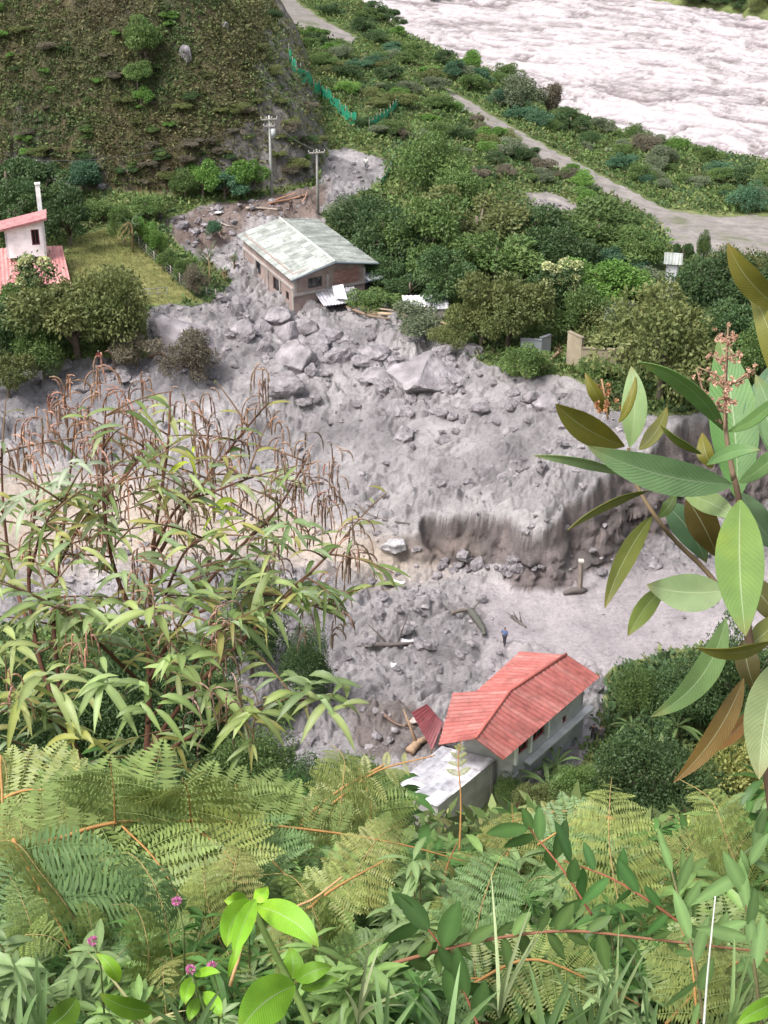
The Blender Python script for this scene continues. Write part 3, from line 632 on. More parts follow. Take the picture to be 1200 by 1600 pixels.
def shed():
    z = 7.6; a, b, c, d = PZ(628, 462, z), PZ(698, 461, z + .1), PZ(703, 482, z - .3), PZ(632, 484, z - .3)
    t = empty('low_shed', (*((a + c) / 2)[:2], 6), 0, 'low shed with a bright pale sheet roof beside the banana clump', 'shed')
    mb = MB(); slope(mb, a, b, c, d, .4, .03, .06, 1, (1.15, 1.35), 51); mb.build('roof', M_ROOF_PALE, t, smooth=False); cen = (a + b + c + d) / 4; k = [p + (cen - p) * .08 for p in (a, b, c, d)]; mb = MB()
    for i in range(4): wall(mb, k[(i + 1) % 4], k[i], 5.5, z - .4, .15, [], (.3, .27, .25))
    mb.build('wall', M_CONC, t, smooth=False); rebase(t)
shed()
# ------------------------------------------------------------------ poles, fences, posts
def pole(u, v, vt, label, arms=1, col=(.42, .42, .40), lean=0.):
    b = G(u, v); h = (v - vt) / ppm(b) / math.cos(R(18)) ; t = empty('utility_pole', b, 0, label, 'pole', 'utility poles along the road')
    mb = MB(); tube(mb, [(0, 0, -.5), (lean * .5, 0, h * .5), (lean, 0, h)], [.17, .14, .10], col, n=8); mb.build('post', M_CONC, t)
    for k in range(arms):
        a = MB(); z = h - .35 - k * .75; box(a, (lean, -.14, z), (1, .2, 0), (-.2, 1, 0), (0, 0, 1), .85 if k == 0 else .6, .06, .06, (.4, .37, .34)); am = a.build('crossarm', M_COL, t, smooth=False)
        for s in (-.85, -.3, .3, .85):
            i = MB(); tube(i, [(lean + s * (1 if k == 0 else .7), -.14 + .2 * s, z + .05), (lean + s * (1 if k == 0 else .7), -.14 + .2 * s, z + .28)], [.06, .045], (.55, .52, .5), n=6); i.build('insulator', M_COL, am)
    if arms > 1:
        q = MB(); tube(q, [(lean + .42, -.25, h - 2.3), (lean + .42, -.25, h - 1.4)], .26, (.45, .46, .47), n=10); q.build('transformer', M_COL, t)
    return b, h
pA = pole(425, 306, 186, 'tall grey utility pole with crossarms before the cliff end', 2)
pB = pole(497, 334, 236, 'slim grey utility pole behind the grey sheet roof', 1, (.3, .29, .27))
pC = pole(51, 306, 250, 'thin utility pole behind the white chimney', 1)
def wire(a, b, sag, label):
    P = [a + (b - a) * t + np.array([0, 0, -4 * sag * t * (1 - t)]) for t in np.linspace(0, 1, 16)]; mb = MB(); tube(mb, P, .018, (.12, .12, .12), n=4); tag(mb.build('power_line', M_COL), label, 'cable', 'power lines between the poles')
wire(pA[0] + [0, 0, pA[1] - .1], pC[0] + [0, 0, pC[1] - .1], 1.6, 'thin power line from the crossarm pole towards the white chimney')
wire(pA[0] + [0, 0, pA[1] - .2], pB[0] + [0, 0, pB[1] - .1], .5, 'short power line between the two poles by the cliff end')
def lawn_fence():
    pts = [G(u, v) for u, v in bez([(206, 378, 0), (250, 418, 0), (300, 458, 0), (352, 474, 0)], 12)[:, :2]]
    t = empty('wire_fence', pts[0], 0, 'low wire fence with thin posts along the lawn edge', 'fence')
    for p in pts:
        mb = MB(); tube(mb, [p - [0, 0, .2], p + [0, 0, 1.25]], .05, (.34, .30, .26), n=5); mb.build('post', M_BARK, t)
    mb = MB()
    for h in (.4, .75, 1.1): tube(mb, [p + [0, 0, h] for p in pts], .015, (.25, .25, .25), n=4)
    mb.build('wire', M_COL, t); rebase(t)
    P = [G(u, v) for u, v in ((205, 470), (262, 466))]; t = empty('metal_railing', P[0], 0, 'thin metal railing at the lower corner of the lawn', 'railing')
    mb = MB(); [tube(mb, [P[0] + [0, 0, h], P[1] + [0, 0, h]], .03, (.3, .3, .3), n=4) for h in (.6, 1.1)]; mb.build('rail', M_COL, t)
    for k in np.linspace(0, 1, 5):
        mb = MB(); q = P[0] + (P[1] - P[0]) * k; tube(mb, [q - [0, 0, .3], q + [0, 0, 1.12]], .03, (.3, .3, .3), n=4); mb.build('post', M_COL, t)
    rebase(t)
lawn_fence()
def net_fence(px, h, label, seed):
    rg = np.random.default_rng(seed); pts = [G(u, v) for u, v in px]; P = bez(pts, 60); P[:, 2] = Z(P[:, 0], P[:, 1])
    t = empty('net_fence', P[0], 0, label, 'fence', 'green net fences on the green flat')
    rows = np.linspace(0, 1, 7); n = len(P); top = h * (1 + .18 * np.sin(np.arange(n) * .9) + rg.normal(0, .08, n))
    V = np.array([[P[i] + [.10 * math.sin(i * 2.1 + r * 3), .1 * math.cos(i * 1.7), top[i] * r] for r in rows] for i in range(n)])
    idx = np.arange(n * 7).reshape(n, 7); Q = np.stack([idx[:-1, :-1], idx[1:, :-1], idx[1:, 1:], idx[:-1, 1:]], -1).reshape(-1, 4)
    keep = rg.random(len(Q)) > .10; mb = MB(); mb.add(V.reshape(-1, 3), Q[keep], col=np.array((.03, .30, .17)) * rg.uniform(.7, 1.3, (n * 7, 1))); mb.build('net', M_CLOTH, t)
    for i in range(0, n, 5):
        mb = MB(); tube(mb, [P[i] - [0, 0, .3], P[i] + [0, 0, top[i] + .25]], .05, (.25, .24, .18), n=5); mb.build('post', M_BARK, t)
    rebase(t)
net_fence([(452, 96), (470, 125), (500, 153), (530, 180), (556, 200)], 1.7, 'torn green net fence running down beside the hill', 3)
net_fence([(577, 204), (600, 190), (618, 172), (634, 152)], 1.3, 'short green net fence climbing towards the river side', 4)
net_fence([(594, 290), (606, 272), (620, 240)], .6, 'small scrap of green net beside the muddy road', 5)
def post_ruin():
    b = G(905, 926); t = empty('concrete_post', b, 0, 'lone upright concrete post with a fallen base on smooth mud', 'post'); mb = MB()
    tube(mb, [(0, 0, -.3), (.02, 0, 1.2), (-.03, 0, 2.75)], [.22, .19, .17], (.26, .21, .18), n=4); mb.build('shaft', M_CONC, t, smooth=False)
    mb = MB(); tube(mb, [(-1.25, -.3, .12), (-.5, -.1, .28), (.15, 0, .25), (.6, .2, .1)], [.12, .25, .28, .1], (.15, .125, .12), n=7); mb.build('footing', M_CONC, t)
    mb = MB(); box(mb, (-.03, 0, 2.82), (1, 0, 0), (0, 1, 0), (0, 0, 1), .2, .2, .08, (.5, .45, .4)); mb.build('cap', M_CONC, t, smooth=False)
post_ruin()
# ------------------------------------------------------------------ boulders, rubble, logs
M_ROCK = attr_mat('grey boulder', .85, 1.6, .45, 1., .5)
def rock_mesh(seed, flat=.75, sub=4):
    import bmesh
    rg = np.random.default_rng(seed); bm = bmesh.new(); bmesh.ops.create_icosphere(bm, subdivisions=sub, radius=1.)
    V = np.array([v.co[:] for v in bm.verts]); F = np.array([[v.index for v in f.verts] for f in bm.faces]); bm.free()
    for _ in range(11):                                   # flat broken faces
        n = nrm(rg.normal(size=3)); d = rg.uniform(.55, .85); k = V @ n - d; V = V - np.clip(k, 0, None)[:, None] * n * .94
    o = rg.uniform(0, 50, 3)
    dn = np.array([mnoise.fractal(Vector(v * 1.6 + o), 1., 2., 5) for v in V]); dn2 = np.array([abs(mnoise.noise(Vector(v * 5 + o))) for v in V])
    V = V * (1 + .13 * dn - .05 * dn2)[:, None]; V[:, 2] *= flat; V[:, 0] *= rg.uniform(.95, 1.3)
    c = np.array((.27, .245, .258)) * (1 + .3 * dn)[:, None]
    return V, F, c
ROCKV = [rock_mesh(100 + i, .6 + .07 * (i % 5)) for i in range(10)]
ROCKM = []
for i, (V, F, c) in enumerate(ROCKV):
    mb = MB(); mb.add(V, T=F, col=c); ROCKM.append(mb.mesh('boulder', M_ROCK, smooth=(i % 3 == 0)))
LANDMARKS = [((480, 430), 'the grey roofed brick house'), ((810, 1090), 'the red roofed house'), ((905, 900), 'the lone concrete post'), ((750, 985), 'the curved sunken culvert rim'), ((615, 858), 'the white boulder by the brown stream'),
             ((290, 515), 'the huge rock slab below the lawn'), ((650, 590), 'the wide jagged boulder'), ((770, 820), 'the eroded bank notch'), ((720, 545), 'the small walls under the trees'), ((590, 930), 'the white scrap on the lower mud'),
             ((320, 330), 'the driftwood on the muddy road'), ((80, 600), 'the dark bank at the left edge'), ((950, 600), 'the cream ruined wall'), ((680, 1010), 'the flat white sheet'), ((540, 260), 'the muddy road bend'), ((800, 700), 'the middle of the upper mud'), ((500, 720), 'the rust tassels of the left shrub')]
_lcount = {}
ORD = ['nearest', 'second nearest', 'third nearest', 'fourth nearest', 'fifth nearest', 'sixth nearest', 'seventh nearest', 'eighth nearest', 'ninth nearest', 'tenth nearest', 'eleventh nearest', 'twelfth nearest', 'thirteenth nearest', 'fourteenth nearest', 'fifteenth nearest', 'sixteenth nearest', 'seventeenth nearest', 'eighteenth nearest', 'nineteenth nearest', 'twentieth nearest']
def label_all(items, word, marks, group=None):
    """items: (object, u, v, adjective). A label tells each by its look, its closest landmark and its rank there."""
    buckets = {}
    for o, u, v, adj in items:
        k = min(range(len(marks)), key=lambda i: (marks[i][0][0] - u) ** 2 + (marks[i][0][1] - v) ** 2); buckets.setdefault((adj, k), []).append(((marks[k][0][0] - u) ** 2 + (marks[k][0][1] - v) ** 2, o))
    for (adj, k), L in buckets.items():
        L.sort(key=lambda t: t[0])
        for i, (_, o) in enumerate(L):
            o['label'] = f"{adj} {word}, {ORD[min(i, 19)]} to {marks[k][1]}" if len(L) > 1 else f"{adj} {word}, the only one near {marks[k][1]}"
            if group: o['group'] = group
def put_rock(u, v, w, h=None, k=None, label=None, sink=.5, rz=None, tone=1., tilt=None, v_is_base=True):
    """a boulder whose outline in the photograph is about w by h pixels, bottom at (u, v)"""
    b = G(u, v); s = ppm(b); rx = w / 2 / s; rz_ = (h or w * .7) / 2 / s / .95
    k = random.randrange(10) if k is None else k
    o = bpy.data.objects.new('boulder', ROCKM[k]); COL.objects.link(o); o['category'] = 'boulder'; o['group'] = 'boulders on the mud flow'
    o.location = (b[0], b[1] + rx * .45, float(Z(b[0], b[1] + rx * .45)[0]) + rz_ * .45 - sink * rz_)
    o.scale = (rx, rx * .9, rz_ / .72); o.rotation_euler = ((tilt or random.uniform(-.25, .25)), random.uniform(-.2, .2), rz if rz is not None else random.uniform(-3, 3))
    if label: o['label'] = label
    return o
HERO_ROCKS = [(465, 580, 78, 62, 3, 'big lumpy grey boulder, left of two rounded ones below the brick house'), (527, 566, 54, 48, 1, 'round grey boulder touching the right side of the big lumpy boulder'),
    (508, 530, 52, 34, 0, 'pyramid shaped greenish grey boulder in front of the brick house'), (655, 615, 118, 66, 7, 'wide jagged boulder half sunk in the upper mud'), (592, 600, 60, 30, 4, 'low smooth boulder just left of the wide jagged one'),
    (290, 548, 120, 70, 8, 'huge pale rock slab sloping down from the lawn corner'), (372, 476, 46, 24, 2, 'bluish grey boulder left of the brick house'), (345, 468, 30, 18, 5, 'small bluish boulder behind the bluish grey one'),
    (632, 690, 44, 26, 6, 'dark wedge boulder in the middle of the upper mud'), (436, 610, 34, 20, 9, 'small dark boulder below the big lumpy boulder'), (615, 872, 46, 30, 0, 'bright white boulder at the end of the brown stream'),
    (730, 552, 44, 30, 4, 'pale square boulder below the olive crowned tree'), (690, 548, 36, 22, 1, 'brown boulder under the fallen logs'), (188, 584, 44, 22, 5, 'dark pointed boulder under the left trees'),
    (1025, 890, 34, 24, 6, 'pale boulder at the foot of the tall eroded bank'), (940, 898, 22, 9, 2, 'flat pale stone at the foot of the eroded bank'), (725, 884, 26, 22, 3, 'round boulder at the left of the stone heap under the notch'),
    (748, 886, 28, 26, 9, 'middle boulder of the stone heap under the notch'), (790, 893, 30, 22, 1, 'right boulder of the stone heap under the notch'), (1105, 945, 40, 18, 4, 'low stone on the smooth mud behind the large leaves'),
    (290, 90, 22, 40, 0, 'bare pale rock showing on the scrubby hill face'), (350, 42, 18, 14, 3, 'small rounded rock near the top edge of the hill'), (160, 302, 24, 16, 6, 'pale rock at the foot of the left cliff'), (1082, 158, 36, 14, 2, 'dark flat rock in the white water'), (965, 202, 60, 22, 5, 'brown wave-washed rock at the near river bank'), (915, 455 + 0, 0, 0, 0, None)]
ritems = []
for u, v, w, h, k, lab in HERO_ROCKS:
    if not lab: continue
    o = put_rock(u, v, w, h, k, lab, rz=k * .7)
ROCKM_W = ROCKM[0].copy(); _a = ROCKM_W.attributes['col']; _n = len(_a.data); _c = np.ones((_n, 4), np.float32); _c[:, :3] = (.46, .44, .45); _a.data.foreach_set('color', _c.ravel())
for o in list(COL.objects):
    if o.get('label') in ('bright white boulder at the end of the brown stream',): o.data = ROCKM_W
_rr = random.Random(5)
def scatter_rocks(n, poly, smin, smax):
    xs = [p[0] for p in poly]; ys_ = [p[1] for p in poly]; c = 0; tries = 0
    while c < n and tries < n * 30:
        tries += 1; u = _rr.uniform(min(xs), max(xs)); v = _rr.uniform(min(ys_), max(ys_))
        if sdf_poly(np.array([u]), np.array([v]), poly)[0] < 3: continue
        w = smin + (smax - smin) * _rr.random() ** 2.2
        o = put_rock(u, v, w, w * _rr.uniform(.5, .8)); adj = 'large grey' if w > 30 else ('medium sized grey' if w > 18 else 'small grey')
        ritems.append((o, u, v, adj)); c += 1
scatter_rocks(26, [(380, 505), (480, 495), (620, 540), (730, 590), (720, 640), (600, 650), (430, 620), (380, 560)], 24, 58)
scatter_rocks(62, [(345, 500), (480, 500), (720, 560), (900, 620), (930, 700), (820, 700), (560, 680), (400, 640)], 12, 50)
scatter_rocks(12, [(560, 640), (920, 640), (880, 760), (600, 770)], 12, 34)
scatter_rocks(34, [(560, 905), (740, 905), (745, 1000), (690, 1080), (560, 1160), (500, 1100)], 12, 30)
scatter_rocks(16, [(690, 870), (840, 880), (850, 905), (680, 900)], 10, 24)
scatter_rocks(22, [(260, 340), (480, 300), (510, 270), (540, 262), (500, 330), (380, 350), (330, 420), (345, 460)], 9, 20)
scatter_rocks(16, [(20, 570), (230, 560), (250, 600), (60, 640)], 14, 34)
scatter_rocks(12, [(820, 300), (900, 325), (870, 345)], 7, 14)
label_all(ritems, 'boulder', LANDMARKS, 'boulders on the mud flow')
for u, v, w, h, lab in [(840, 188, 16, 9, 'pale stone on the bank beside the grey bush'), (850, 192, 20, 14, 'white stone on the bank in front of the purple grey bush'), (925, 228, 20, 10, 'pale stone among bushes above the path'), (950, 236, 13, 12, 'whitish upright stone among the bank bushes'), (905, 212, 16, 9, 'small pale stone nearer the water than the whitish upright one')]:
    o = put_rock(u, v, w, h, None, lab); o.data = ROCKM_W; o['group'] = 'pale stones on the river bank'
def rubble():
    """small stones nobody could count, over the whole flow"""
    rg = np.random.default_rng(12); import bmesh
    bm = bmesh.new(); bmesh.ops.create_icosphere(bm, subdivisions=1, radius=1.); V0 = np.array([v.co[:] for v in bm.verts]); F0 = np.array([[v.index for v in f.verts] for f in bm.faces]); bm.free()
    n = 3600; x = rg.uniform(-45, 42, n * 3); y = 78 + 105 * rg.random(n * 3) ** 1.0
    z, inf = Zfull(x, y); clus = fbm(x * .12, y * .16, 3, 44.)
    flat = sdf_poly(inf['u'], inf['v'], [(740, 900), (1500, 880), (1500, 1060), (950, 1060), (800, 1020)]) > 0
    rdm = sdf_poly(inf['u'], inf['v'], [(250, 340), (330, 315), (520, 280), (560, 230), (600, 260), (500, 340), (350, 400)]) > 0
    ok = (inf['m'] > 2) & ((y > 128) | (y < 112) | (rg.random(len(x)) < .25)) & (clus + rg.normal(0, .25, len(x)) > np.where(flat, .55, np.where(rdm, -.5, -.05))) & (inf['hd'] < 0) & ((inf['k'] < .03) | (inf['k'] > .97) | (rg.random(len(x)) < .6)); x, y, z = x[ok][:n], y[ok][:n], z[ok][:n]; n = len(x)
    s = .09 + .36 * rg.random(n) ** 3.5
    J = V0[None] * (1 + rg.normal(0, .22, (n, len(V0), 1))) * s[:, None, None] * np.array([1.2, 1, .7]); th = rg.uniform(0, 6.28, n); ct, st = np.cos(th)[:, None], np.sin(th)[:, None]
    X = J[..., 0] * ct - J[..., 1] * st + x[:, None]; Y = J[..., 0] * st + J[..., 1] * ct + y[:, None]; W = np.stack([X, Y, J[..., 2] + z[:, None] + .12 * s[:, None]], -1)
    F = (F0[None] + np.arange(n)[:, None, None] * len(V0)).reshape(-1, 3); c = np.repeat(np.array([(.27, .245, .255)]) * rg.uniform(.55, 1.35, (n, 1)), len(V0), 0)
    mb = MB(); mb.add(W.reshape(-1, 3), T=F, col=c); tag(mb.build('rubble', M_ROCK, smooth=False), kind='stuff')
rubble()
def log(px, r, label, col=(.30, .21, .14), lift=.3, branches=2, name='driftwood_log', dz=None):
    P = [G(u, v) for u, v in px]; P = [p + [0, 0, lift + (dz[i] if dz else 0)] for i, p in enumerate(P)]; Q = bez(P, 12); t = empty(name, Q[0], 0, label, 'log', 'logs washed down by the mud')
    mb = MB(); rr_ = np.linspace(r, r * .45, 12); tube(mb, Q, rr_, col, n=7, jit=r * .08); mb.build('trunk', M_BARK, t)
    for i in range(branches):
        k = random.randrange(3, 10); d = nrm(np.array([random.uniform(-1, 1), random.uniform(-1, 1), random.uniform(.2, 1)])) * r * random.uniform(5, 11)
        mb = MB(); tube(mb, [Q[k], Q[k] + d * .5 + [0, 0, .05], Q[k] + d], [r * .4, r * .28, r * .12], np.array(col) * .8, n=5); mb.build('branch', M_BARK, t)
    rebase(t)
LOGS = [([(575, 498), (640, 502), (690, 514), (712, 520)], .2, 'long pale fallen trunk lying below the trees right of the brick house', (.50, .38, .26), .6, 3), ([(540, 486), (575, 500), (610, 506)], .16, 'brown trunk jammed in front of the brick house', (.24, .17, .12), .5, 3),
    ([(560, 490), (600, 494), (650, 500)], .12, 'thin pole lying above the long pale trunk', (.35, .27, .2), .7, 1), ([(690, 545), (700, 530), (705, 520)], .10, 'short branch propping up the long pale trunk', (.45, .36, .26), .5, 1), ([(420, 322), (450, 316), (480, 308)], .16, 'reddish log across the muddy road by the crossarm pole', (.34, .19, .13), .3, 1),
    ([(385, 328), (410, 328), (434, 330)], .14, 'pale plank lying flat on the muddy road', (.45, .37, .30), .2, 0), ([(430, 318), (445, 312), (462, 306)], .13, 'orange brown log beside the crossarm pole foot', (.42, .24, .15), .35, 1), ([(472, 322), (478, 312), (480, 303)], .10, 'short upright stick on the muddy road', (.42, .26, .2), .4, 0),
    ([(320, 352), (328, 360), (336, 364)], .10, 'small orange plank near the left end of the muddy road', (.42, .26, .16), .2, 0), ([(345, 350), (355, 355), (372, 357)], .12, 'pale log left of the grey sheet roof', (.40, .34, .3), .2, 1), ([(600, 915), (615, 918), (634, 922)], .22, 'dark broken log with a white top on the lower mud', (.13, .115, .11), .25, 1),
    ([(570, 1008), (610, 1010), (650, 1006)], .22, 'dark half buried trunk left of the flat white sheet', (.13, .11, .10), .15, 2), ([(800, 965), (812, 975), (822, 982)], .16, 'dark twisted root on smooth mud behind the red roof', (.14, .12, .11), .12, 3), ([(735, 960), (752, 985), (757, 998)], .3, 'dark curved rim of a sunken culvert left of the walking person', (.10, .10, .085), .35, 0),
    ([(705, 962), (730, 958), (750, 972)], .16, 'brown curved root joining the sunken culvert rim', (.16, .13, .11), .25, 1), ([(560, 792), (585, 810), (640, 820)], .12, 'long thin root on the slope left of the eroded notch', (.16, .135, .12), .1, 2), ([(230, 565), (255, 560), (280, 585)], .15, 'brown stick beside the huge rock slab', (.2, .12, .09), .4, 4),
    ([(150, 590), (175, 580), (215, 570)], .15, 'dark fallen trunk beneath the left trees', (.1, .08, .07), .5, 4), ([(850, 560), (865, 562), (880, 552)], .1, 'reddish stick pile piece between the two ruined walls', (.38, .22, .16), .4, 2), ([(858, 570), (870, 558), (876, 548)], .1, 'leaning stick between the two ruined walls', (.38, .25, .18), .4, 2),
    ([(640, 1180), (655, 1165), (668, 1160)], .35, 'pale stump at the left end of the red roofed house', (.40, .27, .18), .3, 1), ([(600, 1120), (620, 1135), (650, 1140)], .12, 'thin stick in brown debris left of the maroon sheet', (.22, .15, .12), .2, 3)]
for px, r, lab, col, lf, nb in LOGS: log(px, r, lab, col, lf, nb)
def sheet(u, v, w, h, label, col=(.75, .74, .75), rz=0.):
    b = G(u, v); s = ppm(b); t = empty('scrap_sheet', b + [0, 0, .12], rz, label, 'scrap', 'pale scraps on the lower mud'); mb = MB(); n = 8; X, Y = np.meshgrid(np.linspace(-1, 1, n), np.linspace(-1, 1, n))
    Zz = .09 * np.sin(X * 3 + 1) * np.cos(Y * 2) + .1; hw, hh = w / 2 / s, h / 2 / s / .55; idx = np.arange(n * n).reshape(n, n); Q = np.stack([idx[:-1, :-1], idx[:-1, 1:], idx[1:, 1:], idx[1:, :-1]], -1).reshape(-1, 4)
    V = np.stack([X * hw * (1 + .1 * Y), Y * hh, Zz], -1).reshape(-1, 3); mb.add(V, Q, col=col); mb.add(V - [0, 0, .05], Q[:, ::-1], col=col); mb.build('panel', M_COL, t)
    mb = MB(); tube(mb, [(-hw, -hh, .06), (hw * .9, -hh, .1)], .05, np.array(col) * .5, n=5); mb.build('bent_edge', M_COL, t)
for a in [(670, 1009, 16, 9, 'flat white sheet on the lower mud right of the dark trunk', (.8, .8, .8), .2), (636, 1006, 18, 6, 'narrow white sheet at the end of the dark half buried trunk', (.72, .71, .72), -.1), (620, 913, 22, 5, 'white scrap lying on the dark broken log', (.66, .64, .66), -.3), (645, 1128, 14, 10, 'whitish scrap beside the maroon sheet', (.5, .42, .38), .3), (615, 1043, 8, 6, 'tiny white scrap left of the red roofed house', (.8, .78, .78), 0), (340, 334, 12, 7, 'white scrap on the muddy road under the green bushes', (.75, .74, .74), 0)]: sheet(*a)
# ------------------------------------------------------------------ people
def person(u, v, px_h, label, shirt=(.2, .2, .25), pants=(.05, .05, .06), face=0., arm=.25, stride=.12, hair=(.02, .015, .012), helmet=None):
    b = G(u, v); h = px_h / ppm(b) / .88; s = min(max(h, 1.55), 1.8) / 1.72; t = empty('person', b, face, label, 'person'); t.scale = (s, s, s)
    def skin(name, verts, edges, rad, col, mat=M_CLOTH, parent=t):
        me = bpy.data.meshes.new(name); me.from_pydata(verts, edges, []); me.materials.append(None); o = bpy.data.objects.new(name, me); COL.objects.link(o); o.parent = parent
        sm = o.modifiers.new('skin', 'SKIN'); 
        for i, r_ in enumerate(rad): me.skin_vertices[0].data[i].radius = (r_, r_)
        me.skin_vertices[0].data[0].use_root = True; o.modifiers.new('sub', 'SUBSURF').levels = 1
        m = bpy.data.materials.new(name + ' cloth'); m.use_nodes = True; bs = m.node_tree.nodes['Principled BSDF']; bs.inputs['Base Color'].default_value = (*col, 1); bs.inputs['Roughness'].default_value = .8; me.materials[0] = m; return o
    a, d = arm, stride
    V = [(0, 0, .92), (0, 0, 1.12), (0, .01, 1.36), (0, 0, 1.47), (0, -.01, 1.62), (.19, 0, 1.38), (.19 + a * .5, -.05, 1.12), (.19 + a * .4, -.16, .90), (-.19, 0, 1.38), (-.19 - a * .3, .04, 1.12), (-.19 - a * .3, -.10, .88),
         (.095, 0, .88), (.11, -d, .48), (.11, -d * .6, .09), (.11, -d * .6 - .14, .05), (-.095, 0, .88), (-.11, d, .48), (-.11, d * 1.5, .09), (-.11, d * 1.5 - .13, .05)]
    E = [(0, 1), (1, 2), (2, 3), (3, 4), (2, 5), (5, 6), (6, 7), (2, 8), (8, 9), (9, 10), (0, 11), (11, 12), (12, 13), (13, 14), (0, 15), (15, 16), (16, 17), (17, 18)]
    rad = [.13, .12, .14, .055, .10, .07, .045, .032, .07, .045, .032, .09, .06, .045, .04, .09, .06, .045, .04]; skin('body', V, E, rad, (.30, .17, .12))
    skin('shirt', V[:3] + [V[5], V[6], V[8], V[9], (0, .0, 1.43)], [(0, 1), (1, 2), (2, 3), (3, 4), (2, 5), (5, 6), (2, 7)], [.15, .145, .165, .085, .06, .085, .06, .07], shirt)
    skin('trousers', [V[0], V[11], V[12], V[13], V[15], V[16], V[17]], [(0, 1), (1, 2), (2, 3), (0, 4), (4, 5), (5, 6)], [.145, .105, .08, .065, .105, .08, .065], pants)
    skin('helmet' if helmet else 'hair', [(0, .02, 1.63), (0, .01, 1.70)], [(0, 1)], [.115, .095], helmet or hair)
person(788, 1008, 25, 'person in a blue and dark outfit walking on the mud behind the red roof', (.10, .16, .32), (.03, .03, .04), 2.6)
person(572, 266, 19, 'person in a white shirt walking on the muddy road bend', (.75, .75, .72), (.16, .16, .17), 3.0, .2, .18)
person(455, 332, 15, 'dark clothed person standing among driftwood on the muddy road', (.07, .05, .05), (.05, .04, .04), .4)
person(251, 350, 14, 'dark clothed person at the lawn hedge with a pale head cover', (.06, .06, .07), (.04, .04, .05), 0., .2, .05, helmet=(.6, .6, .6))
person(156, 572, 20, 'person with a red vest and white helmet under the left trees', (.42, .06, .06), (.08, .07, .08), .3, .3, .08, helmet=(.75, .75, .75))
person(926, 1160, 24, 'person in black seen from behind by the red roofed house', (.03, .03, .035), (.03, .03, .035), 2.9, .2, .05)
person(938, 1162, 22, 'person in dark grey standing just right of the one in black', (.09, .08, .09), (.04, .04, .05), 3.3, .2, .05)
# ------------------------------------------------------------------ trees and bushes
def leaf_quads(mb, P, D, Nn, ln, wd, col, m=0, fold=.15):
    """one leaf per row: base P, direction D, face normal Nn"""
    D = nrm(D); S = nrm(np.cross(D, Nn)); ln = np.asarray(ln)[:, None]; wd = np.asarray(wd)[:, None]; Nn = np.cross(S, D)
    V = np.stack([P, P + D * ln * .45 + S * wd * .5 + Nn * wd * fold, P + D * ln - Nn * ln * .12, P + D * ln * .45 - S * wd * .5 + Nn * wd * fold], 1)
    n = len(P); Q = np.arange(n * 4).reshape(n, 4); mb.add(V.reshape(-1, 3), Q, col=np.repeat(col, 4, 0), m=m)
GREENS = {'dark': ((.052, .105, .038), (.105, .167, .060)), 'mid': ((.087, .157, .045), (.167, .244, .074)), 'olive': ((.113, .149, .049), (.211, .227, .083)),
          'bright': ((.105, .227, .044), (.211, .349, .080)), 'grey': ((.131, .167, .095), (.227, .262, .157)), 'yellow': ((.244, .280, .069), (.455, .455, .157)), 'teal': ((.062, .149, .080), (.123, .227, .123)), 'brown': ((.149, .131, .095), (.227, .200, .139))}
def crown(seed, kind, n=7000, leaf=.075, nl=26, squash=.8, droop=.1):
    """a crown about one unit in radius, leaves on the skins of many unequal clumps with gaps between"""
    rg = np.random.default_rng(seed); mb = MB(); c0, c1 = [np.array(c) for c in GREENS[kind]]
    th = rg.uniform(0, 2 * np.pi, nl); ph = np.arccos(rg.uniform(-.55, 1, nl)); rad = rg.uniform(.35, .92, nl)
    Cn = np.stack([np.cos(th) * np.sin(ph), np.sin(th) * np.sin(ph), np.cos(ph)], -1) * rad[:, None]; Rn = rg.uniform(.14, .40, nl)
    tone = rg.uniform(.0, 1., nl); k = rg.choice(nl, n, p=Rn ** 2 / (Rn ** 2).sum())
    d = nrm(rg.normal(size=(n, 3)) + [0, 0, .25]); out = nrm(Cn[k] + d * .2)
    rr_ = Rn[k] * rg.uniform(.72, 1.08, n) * (1 + .18 * np.sin(d[:, 0] * 9 + k) * np.sin(d[:, 1] * 8 + k))
    P = Cn[k] + d * rr_[:, None]; P[:, 2] = P[:, 2] * squash
    D = nrm(d * .7 + out * .3 + rg.normal(0, .55, (n, 3)) - [0, 0, droop]); Nn = nrm(d + [0, 0, .5] + rg.normal(0, .45, (n, 3)))
    ln = leaf * rg.uniform(.6, 1.35, n); t = np.clip(tone[k] * .55 + rg.uniform(-.1, .55, n), 0, 1)[:, None]
    leaf_quads(mb, P, D, Nn, ln, ln * rg.uniform(.45, .65, n), c0 + (c1 - c0) * t); return mb, Cn * [1, 1, squash], Rn
def tree_proto(seed, kind, **kw):
    mb, Cn, Rn = crown(seed, kind, **kw); cm = mb.mesh('crown', M_LEAF); tb = MB(); rg = np.random.default_rng(seed); bc = (.16, .13, .10)
    tube(tb, [(0, 0, -1.25), (.02, .03, -.8), (.0, .0, -.35), (.03, 0, .15)], [.085, .065, .055, .03], bc, n=7)
    for i in rg.choice(len(Cn), min(12, len(Cn)), replace=False): tube(tb, [(0, 0, -.6 + rg.uniform(0, .4)), Cn[i] * .5 + [0, 0, -.1], Cn[i]], [.034, .022, .008], bc, n=5)
    return cm, tb.mesh('trunk', M_BARK)
KINDS = list(GREENS); TP = {}
for i, k in enumerate(KINDS): TP[k] = [tree_proto(200 + i * 10 + j, k, n=7500, leaf=.078, nl=(20, 34, 14)[j], squash=(.75, .9, .65)[j]) for j in range(3)]
TPD = {k: [tree_proto(400 + i * 7, k, n=19000, leaf=.05, nl=40, squash=.85)] for i, k in enumerate(('dark', 'mid', 'olive'))}
